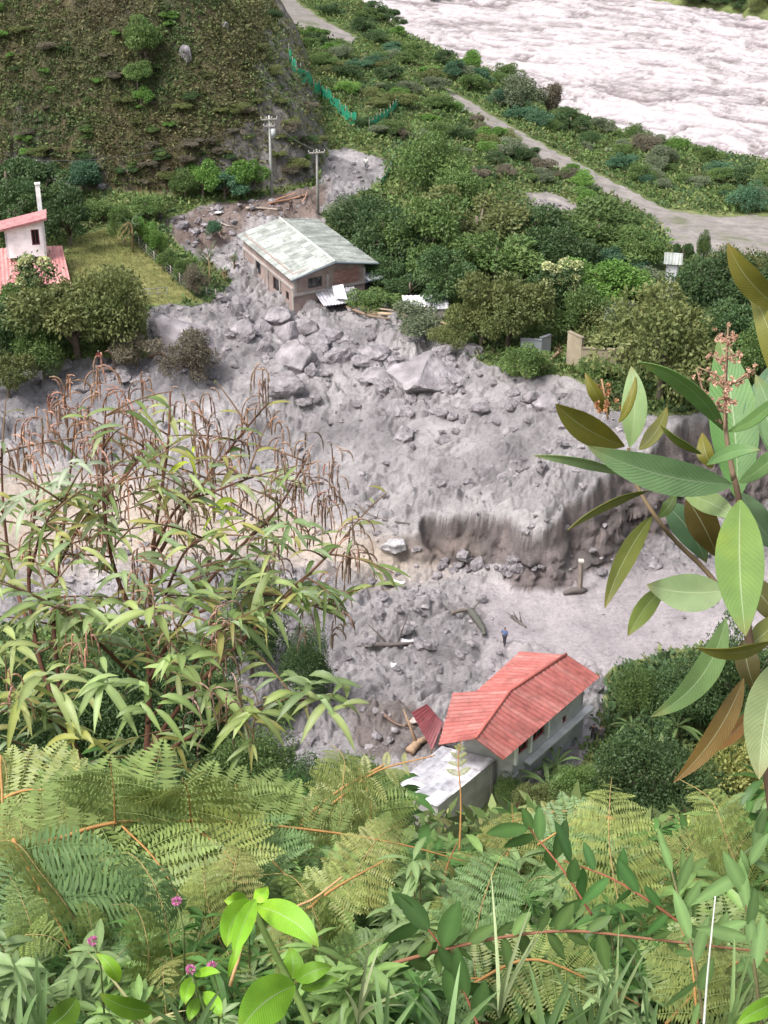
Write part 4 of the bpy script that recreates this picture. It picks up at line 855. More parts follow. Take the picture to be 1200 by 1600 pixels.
def tree(u, vb, hw, vt, kind, label=None, name='tree', cat='tree', group=None, dense=False, j=None, base=None):
    """a tree whose crown spans hw pixels either side of u and from vt down nearly to its foot at vb"""
    b = G(u, vb) if base is None else base; s = ppm(b); dep = math.asin(min(.99, (CAMZ - b[2]) / np.linalg.norm(b - C0))); r = hw / s
    h = max(.8 * r, (vb - vt - r * .6 * s * math.sin(dep)) / s / math.cos(dep) * .97); rz = h / 1.9
    cm, tm = (TPD if dense else TP)[kind][0 if dense else (random.randrange(3) if j is None else j)]
    t = empty(name, b, 0, label, cat, group); rot = random.uniform(0, 6.28)
    for nm, me in (('crown', cm), ('trunk', tm)):
        o = bpy.data.objects.new(nm, me); COL.objects.link(o); o.parent = t; o.location = (0, 0, rz * 1.05); o.scale = (r * (.98 if hw > 36 else 1.02), r * (.98 if hw > 36 else 1.02), rz * (1.32 if hw > 36 else 1.15)); o.rotation_euler = (0, 0, rot)
    return t
# (x, foot, half width, top, kind, label)
TREES = [(672, 304, 58, 216, 'mid', 'broad green tree with a flat top where the muddy road bends away'), (566, 376, 56, 300, 'dark', 'dark tree directly right of the grey sheet roof ridge'), (536, 352, 28, 312, 'grey', 'greyish small tree over the grey roof far corner'),
 (612, 420, 62, 318, 'dark', 'dark tree right of the grey roof front corner'), (665, 430, 72, 305, 'mid', 'green domed tree in the middle of the dense band'), (745, 400, 92, 288, 'olive', 'widest olive green domed tree of the dense band'), (705, 330, 52, 262, 'mid', 'green tree above the widest olive domed tree'),
 (775, 440, 82, 345, 'mid', 'green tree between the widest olive dome and the pale flowering tree'), (835, 410, 60, 318, 'dark', 'dark tree above the pale flowering tree'), (930, 400, 88, 308, 'mid', 'big green dome below the riverside path'), (885, 430, 50, 350, 'dark', 'dark tree left below the big green dome'), (1000, 425, 48, 352, 'mid', 'green tree at the right shoulder of the big green dome'),
 (700, 480, 56, 392, 'dark', 'dark tree behind the low pale shed'), (752, 545, 46, 462, 'olive', 'olive tree just right of the long pale trunk'), (795, 545, 66, 415, 'olive', 'tall olive green crown above the short grey wall'), (822, 592, 34, 535, 'mid', 'low green bush in front of the short grey wall'),
 (868, 500, 52, 418, 'dark', 'dark tree carrying the pale flower heads'), (945, 480, 62, 398, 'bright', 'bright green tree right of the pale flower heads'), (905, 540, 50, 450, 'mid', 'green tree left of the stained cream wall'), (950, 545, 60, 470, 'olive', 'olive tree hanging over the stained cream wall'),
 (1010, 470, 46, 440, 'grey', 'pale grey green bushy tree just left of the white hut'), (1030, 625, 92, 455, 'olive', 'largest olive crown standing below the white hut'), (985, 560, 50, 470, 'grey', 'greyish crown between the cream wall and the largest olive crown'), (1095, 500, 62, 395, 'dark', 'dark tree right of the white hut'),
 (1140, 470, 60, 388, 'olive', 'olive tree behind the tall olive leaf tip'), (1195, 500, 60, 400, 'dark', 'dark tree at the right edge behind the large leaves'), (1130, 560, 60, 470, 'dark', 'dark tree behind the pink flower spike'), (1190, 600, 60, 500, 'mid', 'green tree at the right edge behind the flower spike'), (1085, 620, 60, 530, 'dark', 'dark tree above the tall eroded bank'),
 (640, 470, 40, 420, 'dark', 'dark small tree just above the pale shed roof'), (600, 450, 36, 395, 'dark', 'small dark tree by the brick house balcony'), (935, 592, 30, 556, 'mid', 'low bush covering the foot of the stained cream wall'), (960, 430, 40, 385, 'teal', 'blue green small tree below the big green dome'), (1065, 420, 16, 372, 'dark', 'slender dark bush beside the sandy end of the path'), (1098, 412, 12, 366, 'mid', 'slender upright bush on the sandy end of the path'),
 (15, 320, 58, 232, 'dark', 'dark tree behind the chimney at the left edge'), (70, 340, 50, 262, 'dark', 'dark tree right behind the white chimney'), (18, 380, 50, 290, 'dark', 'dark tree left of the white upper storey'), (110, 385, 46, 290, 'dark', 'dark tree right of the white upper storey'), (130, 300, 36, 250, 'teal', 'glossy green bush against the left cliff'),
 (105, 340, 34, 300, 'mid', 'green bush between the cliff and the lawn'), (160, 345, 30, 312, 'mid', 'low green shrub at the far edge of the lawn'), (230, 345, 34, 300, 'mid', 'green shrub beside the dark clothed person at the hedge'), (195, 385, 20, 318, 'mid', 'narrow shrub at the top corner of the lawn'), (222, 378, 22, 338, 'bright', 'bright shrub at the start of the wire fence'),
 (318, 312, 34, 252, 'bright', 'left bright bush at the cliff foot'), (352, 312, 34, 268, 'teal', 'middle glossy bush at the cliff foot'), (388, 306, 32, 240, 'bright', 'right bright bush beside the crossarm pole'), (290, 310, 26, 268, 'mid', 'small green bush left of the bright bushes at the cliff foot'), (228, 96, 36, 24, 'mid', 'green tree growing halfway up the scrubby hill'), (215, 140, 24, 92, 'mid', 'green bush just below the hill tree'), (222, 172, 20, 136, 'bright', 'bright green bush lowest below the hill tree'),
 (245, 400, 18, 362, 'bright', 'bright plant along the wire fence, upper end'), (262, 425, 18, 388, 'mid', 'green plant along the wire fence, middle'), (285, 440, 16, 405, 'mid', 'green plant along the wire fence, lower middle'), (305, 462, 18, 418, 'brown', 'brownish plant at the lower end of the wire fence'), (333, 372, 14, 345, 'teal', 'small bush left of the grey sheet roof'),
 (120, 560, 92, 412, 'olive', 'wide olive tree below the lawn and pink roof'), (185, 558, 52, 425, 'olive', 'olive tree right of the wide olive tree below the lawn'), (45, 520, 46, 420, 'mid', 'green tree in front of the lower pink roof'), (15, 560, 44, 468, 'dark', 'dark tree at the left edge above the mud'), (70, 590, 40, 505, 'mid', 'green crown leaning over the mud at left'), (15, 622, 44, 540, 'olive', 'lowest olive tree at the left edge of the upper mud'), (215, 575, 40, 520, 'brown', 'leafless brownish thicket left of the huge rock slab'),
 (300, 590, 42, 520, 'brown', 'dry brown twiggy bush below the huge rock slab'), (585, 486, 40, 462, 'mid', 'low green bush behind the long pale trunk'), (655, 520, 50, 482, 'grey', 'greyish scrub around the long pale trunk'), (700, 545, 30, 505, 'olive', 'small olive bush at the right end of the long pale trunk')]
for u, vb, hw, vt, k, lab in TREES: tree(u, vb, hw * 1.06, vt - 4, k, lab, name='bush' if hw < 37 else 'broadleaf_tree', cat='bush' if hw < 37 else 'tree')
LOWER = [(482, 1100, 44, 985, 'dark', 'dark tree standing in the mud right of the left shrub'), (395, 1060, 58, 900, 'dark', 'dark crown behind the middle of the left shrub'), (440, 1130, 30, 1080, 'mid', 'low tree between the left shrub and the brown debris'), (300, 1180, 90, 1010, 'dark', 'big dark crown seen through the left shrub, right side'), (180, 1200, 95, 1010, 'dark', 'big dark crown seen through the left shrub, centre'),
 (60, 1230, 95, 1040, 'dark', 'big dark crown at the left edge behind the shrub'), (390, 1260, 80, 1130, 'mid', 'green crown behind the ferns below the dark ones'), (560, 1290, 70, 1170, 'mid', 'green crown left of the concrete annex'), (480, 1290, 70, 1180, 'dark', 'dark crown left of the annex behind fern tips'), (250, 1300, 90, 1160, 'dark', 'dark crown behind the large fern on the left'),
 (995, 1125, 40, 1035, 'mid', 'feathery green tree right of the red roof corner'), (1065, 1130, 66, 1020, 'dark', 'dark tree behind the long drooping leaf'), (1150, 1160, 80, 985, 'dark', 'dark tree behind the brown hanging leaves'), (1015, 1300, 98, 1140, 'dark', 'large rounded dark tree below the banana plants'), (898, 1290, 46, 1185, 'mid', 'green tree between the annex and the large rounded dark tree'), (1070, 1330, 70, 1200, 'dark', 'dark crown at the right foot of the large rounded tree'),
 (1150, 1300, 84, 1150, 'yellow', 'yellow green tree below the brown hanging leaves'), (1195, 1350, 70, 1210, 'yellow', 'yellow green tree at the right edge'), (835, 1290, 40, 1212, 'olive', 'olive shrub right of the concrete annex'), (792, 1262, 24, 1205, 'mid', 'small green bush in the corner between annex and red house'), (880, 1235, 26, 1190, 'mid', 'small bush against the plinth of the red house'), (1040, 1340, 50, 1255, 'mid', 'small green tree in front of the rounded dark one')]
for u, vb, hw, vt, k, lab in LOWER:
    tree(u, vb, hw, vt, k, lab, name='broadleaf_tree', dense=k in TPD)
# pale flower heads on two trees
def flower_tree(px, label, stem_px):
    b = G(*stem_px); s = ppm(b); t = empty('flowering_tree', b, 0, label, 'tree'); mb = MB(); rg = np.random.default_rng(int(px[0][0]))
    pts = []
    for u, v, w in px:
        d = np.linalg.norm(b - C0); r = ray(u, v); f = (b[1] - 3.2) / r[1]; c = C0 + r * f; rr_ = w / 2 / s; pts.append(c)
        h = MB(); n = 130; q = nrm(rg.normal(size=(n, 3)) + [0, 0, .5]); leaf_quads(h, c + q * rr_ * [1, 1, .6], q + rg.normal(0, .4, (n, 3)), q, np.full(n, .22), np.full(n, .2), np.array((.66, .68, .36)) * rg.uniform(.7, 1.3, (n, 1))); h.build('flower_head', M_LEAF, t)
        tube(mb, [b + [0, 0, .2], (b + c) / 2 + [0, 0, .8], c - [0, 0, rr_ * .3]], [.07, .05, .02], (.2, .19, .1), n=5)
        lf = MB(); n = 120; q = c + rg.normal(0, rr_ * 1.1, (n, 3)) - [0, 0, rr_ * 1.3]; leaf_quads(lf, q, rg.normal(size=(n, 3)), rg.normal(0, .5, (n, 3)) + [0, -.4, 1], np.full(n, .4), np.full(n, .16), np.array((.07, .12, .04)) * rg.uniform(.7, 1.4, (n, 1))); lf.build('foliage', M_LEAF, t)
    mb.build('stem', M_BARK, t); rebase(t)
flower_tree([(856, 416, 15), (868, 421, 17), (884, 412, 19), (902, 415, 17), (856, 440, 17), (879, 438, 16), (898, 435, 15), (894, 448, 15)], 'tree topped with a cluster of pale yellow flower heads', (878, 492))
flower_tree([(42, 404, 15), (68, 408, 16), (75, 418, 13), (45, 424, 13), (33, 440, 14), (55, 438, 15), (35, 410, 10), (47, 458, 9), (62, 446, 9)], 'small tree with pale flower heads in front of the pink roof', (58, 500))
# banana plants
def banana(u, v, vt, label, n=9, spread=1.):
    b = G(u, v); s = ppm(b); h = (v - vt) / s / .85; t = empty('banana_plant', b, 0, label, 'banana plant'); rg = np.random.default_rng(int(u)); mb = MB(); tube(mb, [(0, 0, -.3), (0, 0, h * .45)], [.16, .10], (.20, .20, .09), n=8); mb.build('stem', M_BARK, t)
    for i in range(n):
        a = i / n * 6.28 + rg.uniform(-.3, .3); ca, sa = math.cos(a), math.sin(a); L = h * rg.uniform(.5, .75) * spread; up_ = rg.uniform(.5, 1.3)
        pts = [np.array([0, 0, h * .42]) + np.array([ca * L * t_, sa * L * t_, up_ * L * (t_ - .85 * t_ * t_)]) for t_ in np.linspace(0, 1, 7)]
        mb = MB(); blade(mb, pts, L * .13, [0, 0, 1], np.array((.13, .20, .07)) * rg.uniform(.8, 1.4), fold=.25); mb.build('leaf', M_LEAF, t)
def blade(mb, pts, w, up, col, fold=.25, prof=None, m=0, mid=None, uv=False):
    P = np.asarray(pts, float); k = len(P); T = nrm(np.gradient(P, axis=0)); S = nrm(np.cross(T, np.asarray(up, float))); Nn = np.cross(S, T)
    t = np.linspace(0, 1, k); pr = (np.sin(np.pi * np.clip(t, 0, 1) ** .85) ** .8 if prof is None else np.array([prof(x) for x in t])) * w * .5; pr[-1] = max(pr[-1], w * .01); pr[0] = max(pr[0], w * .03)
    V = np.stack([P - S * pr[:, None] + Nn * pr[:, None] * fold, P, P + S * pr[:, None] + Nn * pr[:, None] * fold], 1).reshape(-1, 3)
    i = np.arange(k - 1)[:, None] * 3; Q = np.concatenate([np.stack([i + 0, i + 1, i + 4, i + 3], -1), np.stack([i + 1, i + 2, i + 5, i + 4], -1)]).reshape(-1, 4)
    c = np.broadcast_to(np.asarray(col, float), (k, 3, 3)).copy()
    if mid is not None: c[:, 1] = mid
    UVs = np.stack([np.tile([0, .5, 1.], k), np.repeat(t, 3)], -1) if uv else None
    mb.add(V, Q, col=c.reshape(-1, 3), m=m, uv=UVs)
for a in [(930, 438, 404, 'pale banana plant beside the flower heads, behind the bright tree', 8), (570, 482, 458, 'pale green banana clump left end by the broken porch roof', 8), (590, 486, 462, 'pale green banana clump right of the porch debris', 7), (868, 1215, 1165, 'banana plant beside the red house wall, left one', 9, 1.2), (855, 1255, 1190, 'banana plant lowest beside the annex with pale leaves', 8, 1.1),
          (985, 1150, 1110, 'banana plant just behind the two people in dark clothes', 8, 1.2), (1055, 1160, 1098, 'banana plant under the long drooping leaf', 10, 1.2), (815, 1230, 1208, 'small yellowing banana plant at the annex corner', 6)]: banana(*a)
# small shrubs and palms near the grey house
def dracaena(u, v, vt, label):
    b = G(u, v); h = (v - vt) / ppm(b) / .92; t = empty('spiky_plant', b, 0, label, 'plant'); mb = MB(); tube(mb, [(0, 0, -.2), (.05, 0, h * .4), (0, 0, h * .68)], [.12, .09, .06], (.26, .19, .11), n=6); mb.build('stem', M_BARK, t); rg = np.random.default_rng(int(u)); mb = MB()
    for i in range(46):
        a = rg.uniform(0, 6.28); z0 = h * rg.uniform(.45, .72); L = h * rg.uniform(.22, .38); e = rg.uniform(-.6, 1.2); q = np.array([math.cos(a), math.sin(a), 0]); c = (.10, .15, .07) if e > 0 else (.24, .17, .08)
        blade(mb, [np.array([0, 0, z0]) + q * L * t_ + np.array([0, 0, e * L * t_ - .35 * L * t_ * t_]) for t_ in (0, .35, .7, 1)], .13, [0, 0, 1], np.array(c) * rg.uniform(.7, 1.4))
    mb.build('leaves', M_LEAF, t)
for a in [(328, 452, 372, 'tall spiky plant with dry lower leaves at the fence end'), (308, 462, 412, 'short yellowish spiky plant at the fence end'), (352, 440, 415, 'grey green spiky bush left of the brick house'), (366, 418, 393, 'spiky bush against the brick house left wall'), (345, 365, 350, 'low spiky tuft left of the grey sheet roof'), (208, 395, 328, 'tall dark spiky plant with orange flower at the lawn corner')]: dracaena(*a)
# riverside and slope bushes, each its own
BMARK = [((620, 40), 'the upper end of the near river bank'), ((730, 110), 'the near bank where the river widens'), ((860, 160), 'the pale stones on the river bank'), ((1000, 210), 'the brown wave-washed rock'), ((1150, 270), 'the right end of the near river bank'), ((500, 40), 'the upper dirt path'), ((520, 110), 'the long green net fence'), ((610, 130), 'the short green net fence'),
         ((780, 200), 'the upper straight of the riverside path'), ((940, 300), 'the lower straight of the riverside path'), ((860, 315), 'the grey gravel patch'), ((1100, 320), 'the sandy widening of the path'), ((680, 200), 'the slope above the dense trees'), ((1100, 10), 'the far river bank')]
bitems = []; _br = random.Random(9)
def bushes(n, poly, hw, hh, kinds):
    xs = [p[0] for p in poly]; y2 = [p[1] for p in poly]; c = 0; k_ = 0
    while c < n and k_ < 4000:
        k_ += 1; u = _br.uniform(min(xs), max(xs)); v = _br.uniform(min(y2), max(y2))
        if sdf_poly(np.array([u]), np.array([v]), poly)[0] < 0: continue
        if max(sdf_poly(np.array([u]), np.array([v]), p)[0] for p in (ROAD_PX, PATH_PX, BAR_PX, MUD_PX)) > -5: continue
        if abs(u - 575) < 32 and 225 < v < 300: continue
        w = _br.uniform(*hw); h = w * _br.uniform(*hh); kd = _br.choice(kinds); t = tree(u, v, w, v - h, kd, name='bush', cat='bush'); c += 1
        bitems.append((t, u, v, {'dark': 'dark green', 'mid': 'mid green', 'olive': 'olive', 'bright': 'bright green', 'grey': 'greyish', 'yellow': 'yellowish', 'teal': 'blue green', 'brown': 'brownish'}[kd] + (' low' if h < 16 else ' rounded')))
BANK = [(560, 15), (610, 30), (700, 95), (810, 132), (880, 172), (950, 205), (1060, 235), (1200, 258), (1200, 330), (1050, 310), (960, 265), (840, 205), (740, 150), (640, 90), (570, 50)]
bushes(64, BANK, (12, 26), (1.0, 1.5), ['dark', 'mid', 'teal', 'bright', 'mid', 'grey'])
bushes(44, [(430, 20), (520, 20), (600, 60), (680, 120), (700, 170), (560, 180), (480, 90)], (12, 26), (.8, 1.1), ['mid', 'olive', 'bright', 'grey', 'dark', 'teal'])
bushes(42, [(560, 190), (700, 160), (850, 240), (960, 300), (900, 330), (700, 280), (640, 230), (580, 235)], (13, 28), (.8, 1.2), ['mid', 'olive', 'dark', 'brown', 'grey', 'bright'])
bushes(14, [(1020, -10), (1200, -10), (1200, 22), (1080, 5)], (12, 24), (.9, 1.2), ['mid', 'olive', 'dark'])
HMARK = [((60, 60), 'the top left corner on the hill'), ((150, 130), 'the middle of the hill face'), ((290, 80), 'the bare pale rock on the hill'), ((400, 120), 'the right shoulder of the hill'), ((60, 220), 'the lower left of the hill'), ((300, 220), 'the lower middle of the hill'), ((470, 220), 'the rocky right end of the hill')]
hitems = []
for k_ in range(120):
    u = _br.uniform(-20, 500); v = _br.uniform(5, 300) if k_ < 70 else _br.uniform(215, 305)
    p_ = G(u, v)
    if float(Zfull(p_[:1], p_[1:2])[1]['hd'][0]) < .5: continue
    w = _br.uniform(7, 19); kd = _br.choice(['olive', 'brown', 'mid', 'brown', 'olive', 'dark', 'bright']); t = tree(u, v, w, v - w * _br.uniform(.7, 1.1), kd, name='bush', cat='bush', base=p_)
    hitems.append((t, u, v, {'dark': 'dark green', 'mid': 'mid green', 'olive': 'olive', 'bright': 'bright green', 'brown': 'brownish'}[kd] + ' hillside'))
label_all(hitems, 'bush', HMARK, 'bushes growing on the scrubby hill')
label_all(bitems, 'bush', BMARK, 'bushes on the green flat by the river')
for u, v, hw, vt, k, lab in [(855, 185, 22, 122, 'brown', 'purplish grey thin bush standing out against the white water'), (810, 175, 42, 118, 'grey', 'greyish tall bush against the white water'), (712, 128, 24, 90, 'teal', 'tall bush leaning into the river at the bank top'), (890, 205, 36, 165, 'dark', 'dark spreading bush beside the pale bank stones'), (1010, 238, 26, 208, 'brown', 'thin grey bush before the water near the right bank'), (680, 5, 24, -30, 'dark', 'dark bush at the top edge above the hill shoulder'), (1165, 330, 30, 285, 'teal', 'pale blue green bush at the right end of the path')]:
    tree(u, v, hw, vt, k, lab, name='bush', cat='bush')
# ------------------------------------------------------------------ ground plants nobody could count
def cover(name, n, sampler, size, cols, per=7, spread=.5, upk=1.0, seed=0, wk=.35):
    rg = np.random.default_rng(seed); x, y, z, tsel = sampler(rg, n); n = len(x); P = np.repeat(np.stack([x, y, z], -1), per, 0); m = len(P)
    sz = np.repeat(size[0] + (size[1] - size[0]) * rg.random(n) ** 1.5, per) * rg.uniform(.6, 1.2, m)
    P = P + np.stack([rg.normal(0, spread, m), rg.normal(0, spread, m), rg.uniform(0, .9, m)], -1) * sz[:, None]
    D = nrm(rg.normal(size=(m, 3)) * [1, 1, .5] + [0, 0, upk]); Nn = nrm(rg.normal(0, .6, (m, 3)) + [0, -.3, .8]); c = np.repeat(np.array(cols)[tsel % len(cols)], per, 0) * rg.uniform(.65, 1.4, (m, 1))
    mb = MB(); leaf_quads(mb, P, D, Nn, sz, sz * wk, c); tag(mb.build(name, M_COVER), kind='stuff')
def green_s(rg, n):
    y = 80 + 260 * rg.random(n * 4) ** 1.0; x = (y + 30) * rg.uniform(-.42, .42, n * 4); z, f = Zfull(x, y)
    ok = (f['m'] < -2) & (f['lawn'] < -2) & (f['road'] < -3) & (f['hd'] < 0) & (f['rd'] < -4.5) & ((np.abs(f['u'] - 572) > 14) | (np.abs(f['v'] - 272) > 22)) & (sdf_poly(f['u'], f['v'], BAR_PX) < 0); x, y, z = x[ok][:n], y[ok][:n], z[ok][:n]
    t = (np.clip(.5 + fbm(x * .09, y * .06, 3, 5.) + rg.normal(0, .16, len(x)), 0, .999) * 6).astype(int); return x, y, z - .1, t
cover('undergrowth', 92000, green_s, (.2, .62), [(.075, .125, .045), (.15, .165, .07), (.10, .165, .05), (.13, .20, .06), (.19, .225, .08), (.085, .145, .06)], 8, .8, .9, 1, .5)
def hill_s(rg, n):
    y = 168 + 60 * rg.random(n * 3) ** 1.3; x = rg.uniform(-100, 0, n * 3); z, f = Zfull(x, y); nn2 = fbm(x * .12, y * .12, 3, 78.); nn = fbm(x * .5, y * .5, 3, 77.)
    ok = (f['hd'] > .3) & (rg.random(len(x)) > .66 * sstep(4.5, 1.5, f['hd'] + 2 + 6.5 * nn2 + 3.5 * nn - 10 * sstep(-20, -9, x))); x, y, z = x[ok][:n], y[ok][:n], z[ok][:n]
    t = (np.clip(.5 + 1.0 * fbm(x * .10, z * .10, 3, 15.) + rg.normal(0, .14, len(x)), 0, .999) * 6).astype(int); return x, y, z - .08, t
cover('hill_scrub', 84000, hill_s, (.16, .48), [(.135, .115, .065), (.115, .12, .05), (.15, .15, .065), (.10, .125, .045), (.115, .155, .055), (.08, .13, .048)], 8, .7, .7, 2, .5)
def lawn_s(rg, n):
    x = rg.uniform(-50, -12, n * 9); y = rg.uniform(125, 190, n * 9); z, f = Zfull(x, y); ok = (f['lawn'] > 0); x, y, z = x[ok][:n], y[ok][:n], z[ok][:n]; return x, y, z, rg.integers(0, 3, len(x))
cover('lawn_grass', 9000, lawn_s, (.06, .22), [(.19, .20, .07), (.26, .25, .10), (.15, .18, .06)], 5, .8, 1.2, 3, .3)
# ------------------------------------------------------------------ plants on the near slope
def big_leaf_mat():
    m, nt, bs, nn, L = newmat('broad leaf'); a = N(nt, 'ShaderNodeAttribute', attribute_name='col'); uvn = nn.new('ShaderNodeUVMap'); sp = nn.new('ShaderNodeSeparateXYZ'); L.new(uvn.outputs[0], sp.inputs[0])
    def mt(op, x, y=None):
        n = nn.new('ShaderNodeMath'); n.operation = op
        for k, v in ((0, x), (1, y)):
            if v is None: continue
            if isinstance(v, bpy.types.NodeSocket): L.new(v, n.inputs[k])
            else: n.inputs[k].default_value = v
        return n.outputs[0]
    ax = mt('ABSOLUTE', mt('SUBTRACT', sp.outputs[0], .5)); ph = mt('SUBTRACT', mt('MULTIPLY', sp.outputs[1], 24.), mt('MULTIPLY', ax, 9.)); fr = mt('ABSOLUTE', mt('SUBTRACT', mt('FRACT', ph), .5))
    vein = mt('LESS_THAN', fr, .07); mid = mt('LESS_THAN', ax, .016)
    n1 = noisy(nt, 38, 6, .65); n2 = noisy(nt, 9, 3, .6)
    r1 = ramp(nt, n1.outputs[0], [(.3, g(.86)), (.7, g(1.12))]); r2 = ramp(nt, n2.outputs[0], [(.35, (.9, .95, .85)), (.62, (1.1, 1.08, .95)), (.75, (1.35, 1.2, .8))])
    c = mixc(nt, 1., a.outputs['Color'], r1.outputs[0], 'MULTIPLY'); c = mixc(nt, 1., c, r2.outputs[0], 'MULTIPLY')
    c2 = mixc(nt, 1., c, (1.35, 1.35, 1.5), 'MULTIPLY'); c = mixc(nt, mt('MULTIPLY', vein, .22), c, c2); c3 = mixc(nt, .5, c, (.42, .48, .30)); c = mixc(nt, mid, c, c3)
    n3 = noisy(nt, 120, 3, .6); r3 = ramp(nt, n3.outputs[0], [(.70, g(0)), (.76, g(1))]); n4 = noisy(nt, 14, 2, .5); r4 = ramp(nt, n4.outputs[0], [(.52, g(0)), (.62, g(1))])
    c = mixc(nt, mt('MULTIPLY', r3.outputs[0], r4.outputs[0]), c, (.16, .08, .03))
    L.new(c, bs.inputs['Base Color']); bs.inputs['Roughness'].default_value = .5; bs.inputs['Specular IOR Level'].default_value = .45
    h = mt('ADD', mt('MULTIPLY', fr, 1.), mt('MULTIPLY', mid, -.5)); bump(nt, h, bs, .3, .0012)
    tr = nn.new('ShaderNodeBsdfTranslucent'); L.new(c, tr.inputs[0]); mx = nn.new('ShaderNodeMixShader'); mx.inputs[0].default_value = .22; L.new(bs.outputs[0], mx.inputs[1]); L.new(tr.outputs[0], mx.inputs[2]); L.new(mx.outputs[0], nn['Material Output'].inputs[0]); return m
M_BIG = big_leaf_mat()
TOWARD = -FW
def big_leaf(parent, base, tip, w, bend, d0, d1, top, under=None, face=1., roll=0., blunt=.55, mid=None, curl=0., n=18):
    """one broad leaf: base and tip pixels, width and bend in pixels, depths in metres; roll turns it about its midrib"""
    B = C(base[0], base[1], d0); T = C(tip[0], tip[1], d1); dm = (d0 + d1) / 2; u = np.array([tip[0] - base[0], tip[1] - base[1]], float); ln = np.hypot(*u); pn2 = np.array([-u[1], u[0]]) / ln
    M = C((base[0] + tip[0]) / 2 + pn2[0] * bend, (base[1] + tip[1]) / 2 + pn2[1] * bend, dm - .012 * face)
    P = np.array([B * (1 - t) ** 2 + 2 * t * (1 - t) * (2 * M - (B + T) / 2) + T * t * t for t in np.linspace(0, 1, n)])
    P[:, 2] -= 0
    ww = w / FPX * dm * .95; Tn = nrm(np.gradient(P, axis=0)); tow = np.broadcast_to(-nrm(ray(*base)), P.shape); S = nrm(np.cross(Tn, tow)); Nn = np.cross(S, Tn); ro = math.radians(roll)
    S2 = S * math.cos(ro) + Nn * math.sin(ro); N2 = -S * math.sin(ro) + Nn * math.cos(ro)
    if N2[0] @ tow[0] < 0: N2 = -N2
    t = np.linspace(0, 1, n); pr = np.sin(np.pi * t ** (.72 + blunt * .35)) ** .82 * (1 - .12 * t); pr[0] = .05; pr[-1] = .012; hw = pr * ww / 2 / max(.35, math.cos(ro))
    X = np.linspace(-1, 1, 9); rg = np.random.default_rng(int(base[0] * 7 + tip[1])); wav = .05 * np.sin(t[:, None] * rg.uniform(9, 15) + X[None] * 1.5 + rg.uniform(0, 6))
    off = (-.20 * face * (1 - np.abs(X))[None] ** 1.0 + wav * np.abs(X)[None] + curl * X[None] ** 2)
    V = P[:, None] + S2[:, None] * (X[None, :, None] * hw[:, None, None]) + N2[:, None] * (off * hw[:, None])[..., None]
    uv = np.stack([np.broadcast_to(.5 + X[None] / 2, V.shape[:2]).ravel(), np.broadcast_to(t[:, None], V.shape[:2]).ravel()], -1)
    idx = np.arange(n * 9).reshape(n, 9); Q = np.stack([idx[:-1, :-1], idx[:-1, 1:], idx[1:, 1:], idx[1:, :-1]], -1).reshape(-1, 4)
    mb = MB(); top = np.asarray(top, float); c = np.broadcast_to(top, (n, 9, 3)).copy(); edge = np.clip(t - .82, 0, 1)[:, None, None] / .18
    c = c * (1 - .35 * edge) + np.array((.30, .16, .05)) * .35 * edge; c = c.reshape(-1, 3)
    under = top * .8 if under is None else np.asarray(under, float); th = N2[:, None] * .0009
    mb.add(V.reshape(-1, 3), Q, col=c, uv=uv); mb.add((V - th).reshape(-1, 3), Q[:, ::-1], col=under, uv=uv)
    b = np.concatenate([idx[:, 0], idx[-1, 1:], idx[::-1, -1][1:], idx[0, ::-1][1:]]); Vb = V.reshape(-1, 3)[b]; Vc = (V - th).reshape(-1, 3)[b]; k = len(b)
    mb.add(np.vstack([Vb, Vc]), [(i, i + 1, k + i + 1, k + i) for i in range(k - 1)], col=top * .9, uv=np.vstack([uv[b], uv[b]]))
    return mb.build('leaf', M_BIG, parent)
GR, PALE, OLV, BLU, BRN, ORG, DK = (.15, .26, .10), (.26, .36, .20), (.20, .185, .035), (.12, .22, .14), (.20, .12, .035), (.42, .20, .07), (.09, .17, .05)
